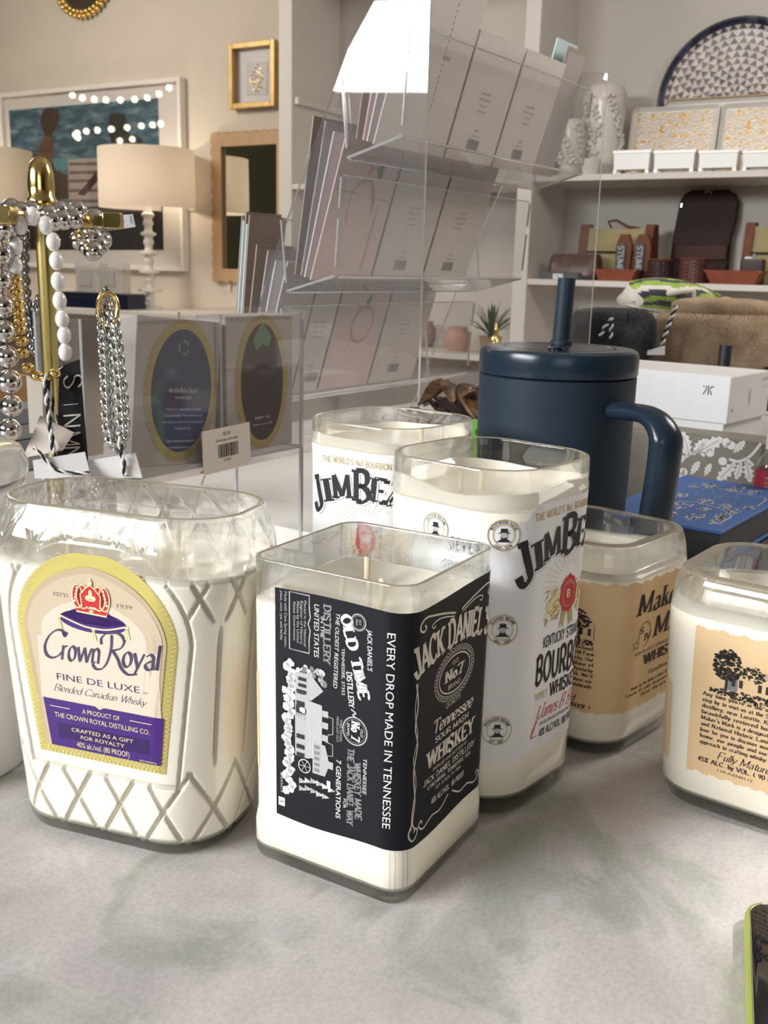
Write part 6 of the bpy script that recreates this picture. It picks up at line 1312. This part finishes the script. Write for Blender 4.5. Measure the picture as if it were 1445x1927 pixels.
# small gilt shadow-box picture
ga, zg1 = SP(436, 88, SW - .02); gb, zg0 = SP(523, 200, SW - .02); zg1 = SP(480, 80, SW - .02)[1]; zg0 = SP(480, 204, SW - .02)[1]
t, w, h = frame('framed_picture', 'small gold-framed shadow-box picture high on the wall by the shelving', 'picture', ga, gb, zg0, zg1, .022, .045, M_GILT)
g = G(); g.box((0, -.006, 0), (w - .03, .010, h - .03)); link('mount', g, mat('lilac_white_mount', (.72, .70, .72), .7), t)
g = G(); g.box((.006, -.0125, -.01), (w * .46, .002, h * .50)); pr = link('print', g, mat('paper_print', (.62, .60, .60), .7), t); k = Ink(lambda u, v, l: (u, -.0136 - l, v), lift=.0006); R = random.Random(1)
for i in range(60):
    a = R.uniform(0, 6.28); q = sqrt(R.random()); k.ell(.006 + .034 * q * cos(a), -.012 + .058 * q * sin(a), .006, .004, (I_YEL2, I_TAN, I_OLD)[i % 3], i % 3, 7)
k.done(pr, 'printed_shell')
# scalloped wooden mirror
ma = SP(399, 390, SW - .02)[0]; mz1 = SP(465, 246, SW - .02)[1]; mz0 = SP(465, 533, SW - .02)[1]; mw = (mz1 - mz0) * .66; mb = ma - mw
c = WP((ma + mb) / 2, SW, (mz0 + mz1) / 2); t = thing('wall_mirror', 'scalloped light wood mirror on the wall, partly behind the shelving', 'mirror', c, RZ_W); w, h = mw, mz1 - mz0
M_WOOD = noise_mat('light_wood', [(.3, (.46, .29, .15)), (.7, (.58, .39, .22))], 8, 5, .55, stretch=(1, 1, .2))
def scal(nx, nz, inn=0.):
    pts = []
    for (xa, za, xb, zb_, n) in ((-w / 2, -h / 2, w / 2, -h / 2, nx), (w / 2, -h / 2, w / 2, h / 2, nz), (w / 2, h / 2, -w / 2, h / 2, nx), (-w / 2, h / 2, -w / 2, -h / 2, nz)):
        dx_, dz_ = xb - xa, zb_ - za; l_ = hypot(dx_, dz_); nx_, nz_ = dz_ / l_, -dx_ / l_
        for i in range(n * 6):
            f = i / (n * 6); b = .010 * abs(sin(f * n * pi)) ** .7 - .008; pts.append((xa + dx_ * f + nx_ * b, za + dz_ * f + nz_ * b))
    return pts
oo = scal(8, 12); fw = .060; g = G(); N_ = len(oo)
def inr(p): return (max(-w / 2 + fw, min(w / 2 - fw, p[0])), max(-h / 2 + fw, min(h / 2 - fw, p[1])))
g.loft([[(p[0], y, p[1]) for p in oo] for y in (-.001, -.024)] + [[(p[0] * .985, -.028, p[1] * .985) for p in oo]] + [[(*inr(p)[:1], -.028, inr(p)[1]) for p in oo], [(*inr(p)[:1], -.012, inr(p)[1]) for p in oo]], False, False); link('frame', g, M_WOOD, t, smooth=35)
g = G(); g.box((0, -.008, 0), (w - 2 * fw + .01, .006, h - 2 * fw + .01)); link('mirror_glass', g, mat('mirror_silver', (.80, .82, .80), .015, 1.), t)
g = G(); g.box((-w * .30, -.012, -h / 2 - .018), (.012, .002, .034)); link('price_tag', g, M_TAGW, t)
# round gold beaded mirror, its foot in view
rc = SP(150, -55, SW - .03); rb = SP(150, 26, SW - .03); rad_ = rc[1] - rb[1]; c = WP(rc[0], SW, rc[1]); t = thing('round_mirror', 'round mirror with gold beaded rim cut off by the top edge', 'mirror', c, RZ_W)
g = G(); R = random.Random(2)
for i in range(40):
    for q in (-1, 1):
        a = 2 * pi * (i + .25 * q) / 40; g.ball(((rad_ + .010 * q) * cos(a), -.018, (rad_ + .010 * q) * sin(a)), .0135, 10, 6)
link('beaded_rim', g, M_GOLDB, t, smooth=True); g = G(); g.loft([[(r * cos(2 * pi * i / 48), y, r * sin(2 * pi * i / 48)) for i in range(48)] for r, y in ((rad_ * 1.02, -.001), (rad_ * 1.02, -.014), (rad_ * .9, -.016), (.001, -.016))]); link('mirror_glass', g, mat('dark_mirror', (.28, .25, .22), .1, 1.), t)
# ---- console table with lamps
cz = SP(200, 581, .0)[1]; tc0, tc1 = SP(-80, 581, .10)[0], SP(470, 581, .10)[0]
ct = thing('console_table', 'white console table under the picture, mostly hidden by the card holder', 'table', WP((tc0 + tc1) / 2, .15, ZF), RZ_W)
wallbox('top', tc0, tc1, -.04, SW - .005, cz - .03, cz, M_WHITE, ct, bevel=.003)
for a in (tc0 - .03, tc1 + .03):
    for s_ in (-.01, SW - .04): wallbox('leg', a - .02, a + .02, s_ - .02, s_ + .02, ZF + .001, cz - .03, M_WHITE, ct)
M_SHADE = mat('linen_shade', (.86, .78, .66), .85, Transmission_Weight=0.)
def shade_mat():
    m = bpy.data.materials.new('lamp_linen'); m.use_nodes = True; n = m.node_tree; n.nodes.clear(); o = n.nodes.new('ShaderNodeOutputMaterial'); d = n.nodes.new('ShaderNodeBsdfDiffuse'); tr = n.nodes.new('ShaderNodeBsdfTranslucent'); mx = n.nodes.new('ShaderNodeMixShader')
    d.inputs[0].default_value = (.84, .81, .77, 1); tr.inputs[0].default_value = (.90, .84, .76, 1); mx.inputs[0].default_value = .5; n.links.new(d.outputs[0], mx.inputs[1]); n.links.new(tr.outputs[0], mx.inputs[2]); n.links.new(mx.outputs[0], o.inputs[0]); return m
M_LSH = shade_mat(); M_BULB = emit_mat('lamp_bulb', (1.0, .82, .60), 60.)
def table_lamp(label, px, s):
    tb_, _ = SP(px, 400, s); c = WP(tb_, s, cz); z_t = SP(px, 281, s)[1] - cz; z_b = SP(px, 392, s)[1] - cz; r1 = abs(SP(px - 76, 340, s)[0] - SP(px + 76, 340, s)[0]) / 2 * .88
    t = thing('table_lamp', label, 'lamp', c, 0, 'white spool lamps on the console'); g = G(); pr = [(.056, 0), (.056, .010), (.030, .016)]
    H = z_b; n = 5
    for i in range(n):
        z0 = .02 + (H - .03) * i / n; dz = (H - .03) / n; rr = .052 - .006 * i
        pr += [(.016, z0 + dz * .10), (.024, z0 + dz * .35), (.018, z0 + dz * .55), (.020, z0 + dz * .66), (rr, z0 + dz * .72), (rr, z0 + dz * .84), (.020, z0 + dz * .90)]
    pr += [(.012, H + .01), (.010, H + .06)]; g.lathe(pr, 32); link('base', g, M_WHITE, t, smooth=35)
    g = G(); g.lathe([(r1, z_b), (r1 * .985, z_t), (r1 * .975, z_t), (r1 * .99, z_b)], 56, cap0=False, cap1=False); g.f += [(3 * 56 + j, 3 * 56 + (j + 1) % 56, (j + 1) % 56, j) for j in range(56)]; g.m += [0] * 56; link('lamp_shade', g, M_LSH, t, smooth=40)
    g = G(); g.ball((0, 0, z_b + (z_t - z_b) * .42), .032, 16, 10); link('bulb', g, M_BULB, t, smooth=True)
    return t
table_lamp('white spool lamp with cream drum shade in front of the seaside picture', 278, .138); table_lamp('cream-shaded lamp cut off by the left edge', -36, .138)
# clear crystal candle blocks and navy box on the console
M_CRY = sheet_mat('crystal', (.93, .93, .92), 3.0, .22, 1.5)
for i, (a, b) in enumerate(((152, 196), (197, 238))):
    c, w, h = spot(a, b, 495, 550, .02, SP(200, 551, .02)[1]); t = thing('crystal_block', ('left', 'right')[i] + ' clear crystal candle block standing on the navy box', 'candle holder', c, RZ_W, 'crystal blocks on the console'); g = G(); g.box((0, 0, h / 2), (w, .06, h)); 
    for q in (.80, .5): g.prism([(-w * q / 2, -w * q / 2), (w * q / 2, -w * q / 2), (w * q / 2, w * q / 2), (-w * q / 2, w * q / 2)], (0, -.03, h / 2), (1, 0, 0), (0, 0, 1), (0, -.006 - (.8 - q) * .03, 0))
    link('body', g, M_CRY, t, bevel=.003)
c, w, h = spot(130, 258, 551, 580, .02, cz); t = thing('keepsake_box', 'flat navy box with silver nameplate on the console', 'box', c, RZ_W); g = G(); g.box((0, 0, h / 2), (w, .11, h)); link('body', g, mat('navy_lacquer', (.012, .016, .045), .3), t, bevel=.002); g = G(); g.box((-w * .22, -.0565, h * .62), (w * .2, .003, .009)); link('nameplate', g, M_STEEL, t)
# ---- plinth with woollen hats
M_WOOLB = noise_mat('brown_felt', [(.3, (.27, .19, .12)), (.5, (.35, .25, .165)), (.72, (.44, .34, .24))], 26, 8, .95, bump=1., bscale=240); M_WOOLG = noise_mat('charcoal_felt', [(.3, (.014, .015, .018)), (.55, (.030, .031, .036)), (.75, (.075, .075, .085))], 30, 8, .95, bump=1., bscale=240)
PZ = .085
pl_c = on_y(1330, 700, 1.62); g = G(); g.box((0, 0, PZ / 2), (.62, .40, PZ)); o = link('display_plinth', g, M_WHITE, bevel=.003); o.location = (pl_c[0] + .06, pl_c[1] + .04, 0); o.rotation_euler = (0, 0, RZ_U - pi / 2 + pi); tag(o, 'low white plinth under the woollen hats', 'plinth')
def hat(nm, label, px0, px1, y0, y1, Y, m, fold=0., seed=1, fuzz=0, base=PZ, dep=.75):
    a, b = on_y(px0, (y0 + y1) / 2, Y), on_y(px1, (y0 + y1) / 2, Y); c = (a + b) / 2; w = np.linalg.norm(b - a) / 2; zt = float(on_y((px0 + px1) / 2, y0, Y)[2]); h = zt - base; t = thing(nm, label, 'hat', (c[0], c[1], base)); R = random.Random(seed); g = G(); n = 56
    def wb(i, k_): return 1 + .03 * sin(2 * pi * i / n * 3 + seed) + .02 * sin(2 * pi * i / n * 5 + k_)
    prof = [(.86, 0), (.95, .03), (1.0, .25), (1.01, .55), (.99, .80), (.95, .93), (.86, 1.0)]
    if fold: prof += [(.74, 1.0), (.66, .965), (.72, .97 + fold * .3), (.72, .98 + fold * .8), (.62, .99 + fold), (.40, 1.0 + fold * 1.05), (.02, 1.0 + fold * 1.1)]
    else: prof += [(.66, 1.035), (.40, 1.05), (.02, 1.055)]
    g.loft([[(w * r * wb(i, z * 4) * cos(2 * pi * i / n), w * dep * r * wb(i, z * 4 + 1) * sin(2 * pi * i / n), h * z) for i in range(n)] for r, z in prof]); link('body', g, m, t, smooth=True)
    if fuzz:
        g = G()
        for i in range(fuzz):
            a_ = R.uniform(0, 2 * pi); z = R.uniform(.1, 1.0); p = Vector((w * cos(a_) * (1.0 if z < .9 else .9), w * dep * sin(a_) * (1. if z < .9 else .9), h * z)); d = Vector((cos(a_), sin(a_), R.uniform(-.2, 1.2) if z < .85 else 1.6)).normalized() * R.uniform(.004, .011); s_ = Vector((-sin(a_), cos(a_), 0)) * .0006
            e = Vector((R.uniform(-.004, .004), R.uniform(-.004, .004), R.uniform(-.004, .004))); b0 = len(g.v); g.add([tuple(p - s_), tuple(p + s_), tuple(p + d + e)], [(0, 1, 2)])
        link('loose_fibres', g, m, t)['kind'] = 'stuff'
    return t
hat('felt_hat', 'charcoal fuzzy wool hat behind the straw of the blue mug', 1066, 1232, 588, 680, 1.52, M_WOOLG, 0, 2, 2600)
hat('felt_hat', 'brown felt hat with a rolled crown behind the white gift box', 1226, 1490, 590, 690, 1.58, M_WOOLB, .16, 5, 2400)
# striped knit cap lying on top
M_KNG = noise_mat('lime_knit', [(.35, (.22, .34, .05)), (.7, (.36, .48, .10))], 40, 4, .9, bump=.6, bscale=300); M_KNW = noise_mat('cream_knit', [(.35, (.62, .58, .50)), (.7, (.72, .69, .62))], 40, 4, .9, bump=.6, bscale=300); M_KNN = noise_mat('slate_knit', [(.35, (.035, .035, .050)), (.7, (.075, .07, .09))], 40, 4, .9, bump=.6, bscale=300)
kc0 = on_y(1185, 560, 1.72); kc1 = on_y(1350, 560, 1.72); kt = float(on_y(1270, 521, 1.72)[2]); kb = .215; c = (kc0 + kc1) / 2; w = np.linalg.norm(kc1 - kc0) / 2
t = thing('knit_cap', 'lime, cream and slate striped knit cap lying on top of the wool hats', 'cap', (c[0], c[1], kb)); g = G(); h = kt - kb; n = 48; rings = []; mi = []; R = random.Random(4)
NR = 22
for j in range(NR + 1):
    f = j / NR; x = -w + 2 * w * f; r = (max(.02, sin(pi * min(1, .18 + f * .80))) ** .55); rings.append([(x + .012 * sin(a * 2), r * .085 * cos(a), h * .5 + r * h * .5 * sin(a) * (1. if sin(a) > 0 else 1.) - .006 * f) for a in [2 * pi * i / n for i in range(n)]])
g.loft(rings)
for fi in range(len(g.f) - 2):
    j, i = divmod(fi, n); ph = i / n * 19 + .5 * sin(j * .45) + j * .09; q = int(ph) % 5; g.m[fi] = (0, 2, 0, 1, 2)[q]
g.m[-2:] = [1, 0]; link('body', g, [M_KNG, M_KNW, M_KNN], t, smooth=True)
g = G(); g.tube([(-w * .98, .002, h * .30), (-w * .6, -.07, h * .48), (-w * .2, -.094, h * .62), (w * .06, -.094, h * .66), (w * .10, -.094, h * .30)], [.003, .004, .004, .004, .003], 8); link('trim', g, M_KNW, t, smooth=True)
pm = on_y(1365, 566, 1.66); t = thing('knit_cap', 'pale pink knit cap peeping over the brown felt hat', 'cap', (pm[0], pm[1], pm[2] - .045)); g = G(); g.ball((0, 0, .025), 1., 20, 12, sc=(.030, .024, .026)); link('body', g, noise_mat('blush_knit', [(.3, (.62, .50, .44)), (.7, (.72, .60, .54))], 60, 4, .9, bump=.6), t, smooth=True)
# cords and tag on the hats
hy = 1.452; hz = 1.486
twine('striped_cord', 'black and white cord looped on the charcoal hat', [(1129, 632, hy), (1140, 612, hy), (1152, 599, hy), (1150, 616, hy), (1149, 636, hy)], .0017)
twine('striped_cord', 'black and white cord hanging on the brown hat with a white tag', [(1272, 576, hz), (1266, 590, hz), (1258, 612, hz), (1248, 640, hz), (1244, 660, hz)], .0019)
strip('paper_tag', 'white paper tag on the cord of the brown felt hat', [(1217, 668, hz - .004), (1251, 668, hz - .004), (1251, 650, hz - .004), (1218, 660, hz - .004)], M_TAGW)
bc = on_y(1448, 728, 1.46); t = thing('wire_basket', 'dark brown wicker basket at the right edge beside the white gift box', 'basket', (bc[0] + .06, bc[1], PZ)); g = G(); hb = float(on_y(1440, 690, 1.46)[2]) - PZ; M_WICK2 = noise_mat('dark_wicker', [(.3, (.03, .018, .012)), (.7, (.09, .05, .03))], 40, 4, .5)
for j in range(12): g.tube([(.062 * (1 + .04 * sin(i * 2 + j * pi)) * cos(2 * pi * i / 40), .062 * (1 + .04 * sin(i * 2 + j * pi)) * sin(2 * pi * i / 40), .006 + (hb - .01) * j / 11) for i in range(40)], (hb / 24), 6, closed=True)
link('weave', g, M_WICK2, t, smooth=True)
# fairy lights strung across the shop behind us, seen as reflections in the seaside picture
bul = []
SG = SW - .0247
for px, py, rr in [(136, 179, 7.5), (155, 184, 7.5), (177, 187, 7.5), (199, 188, 7.5), (226, 188, 7.5), (253, 187, 7.5), (277, 184, 7.5), (299, 177, 7.5), (318, 165, 7.5), (142, 254, 7.5), (146, 259, 7.4), (162, 247, 7.5), (183, 245, 7.5), (209, 243, 7.5), (239, 240, 7.5), (266, 237, 7.5), (287, 235, 7.5), (302, 233, 7.5), (145, 250, 7.6), (160, 262, 7.8), (199, 266, 7.9), (225, 265, 7.9), (249, 262, 7.9)]:
    v = ray(px, py); v = v / v[1]; P = CAMP + v * rr; dn = (P - (P0 + MI * SG)) @ MI; bul.append(P - MI * 2 * dn)
t = thing('string_lights', 'string of small warm bulbs across the shop behind the camera', 'string lights', bul[0]); M_FAIRY = emit_mat('fairy_bulb', (1., .88, .66), 34.)
g = G()
for P in bul: g.ball(P - bul[0], .021, 10, 6)
link('bulbs', g, M_FAIRY, t, smooth=True)
for a, b in ((0, 9), (9, 18), (18, 23)):
    g = G(); g.tube([tuple(P - bul[0] + np.array([0, 0, .035])) for P in bul[a:b]], .003, 6); link('wire', g, M_BK, t)
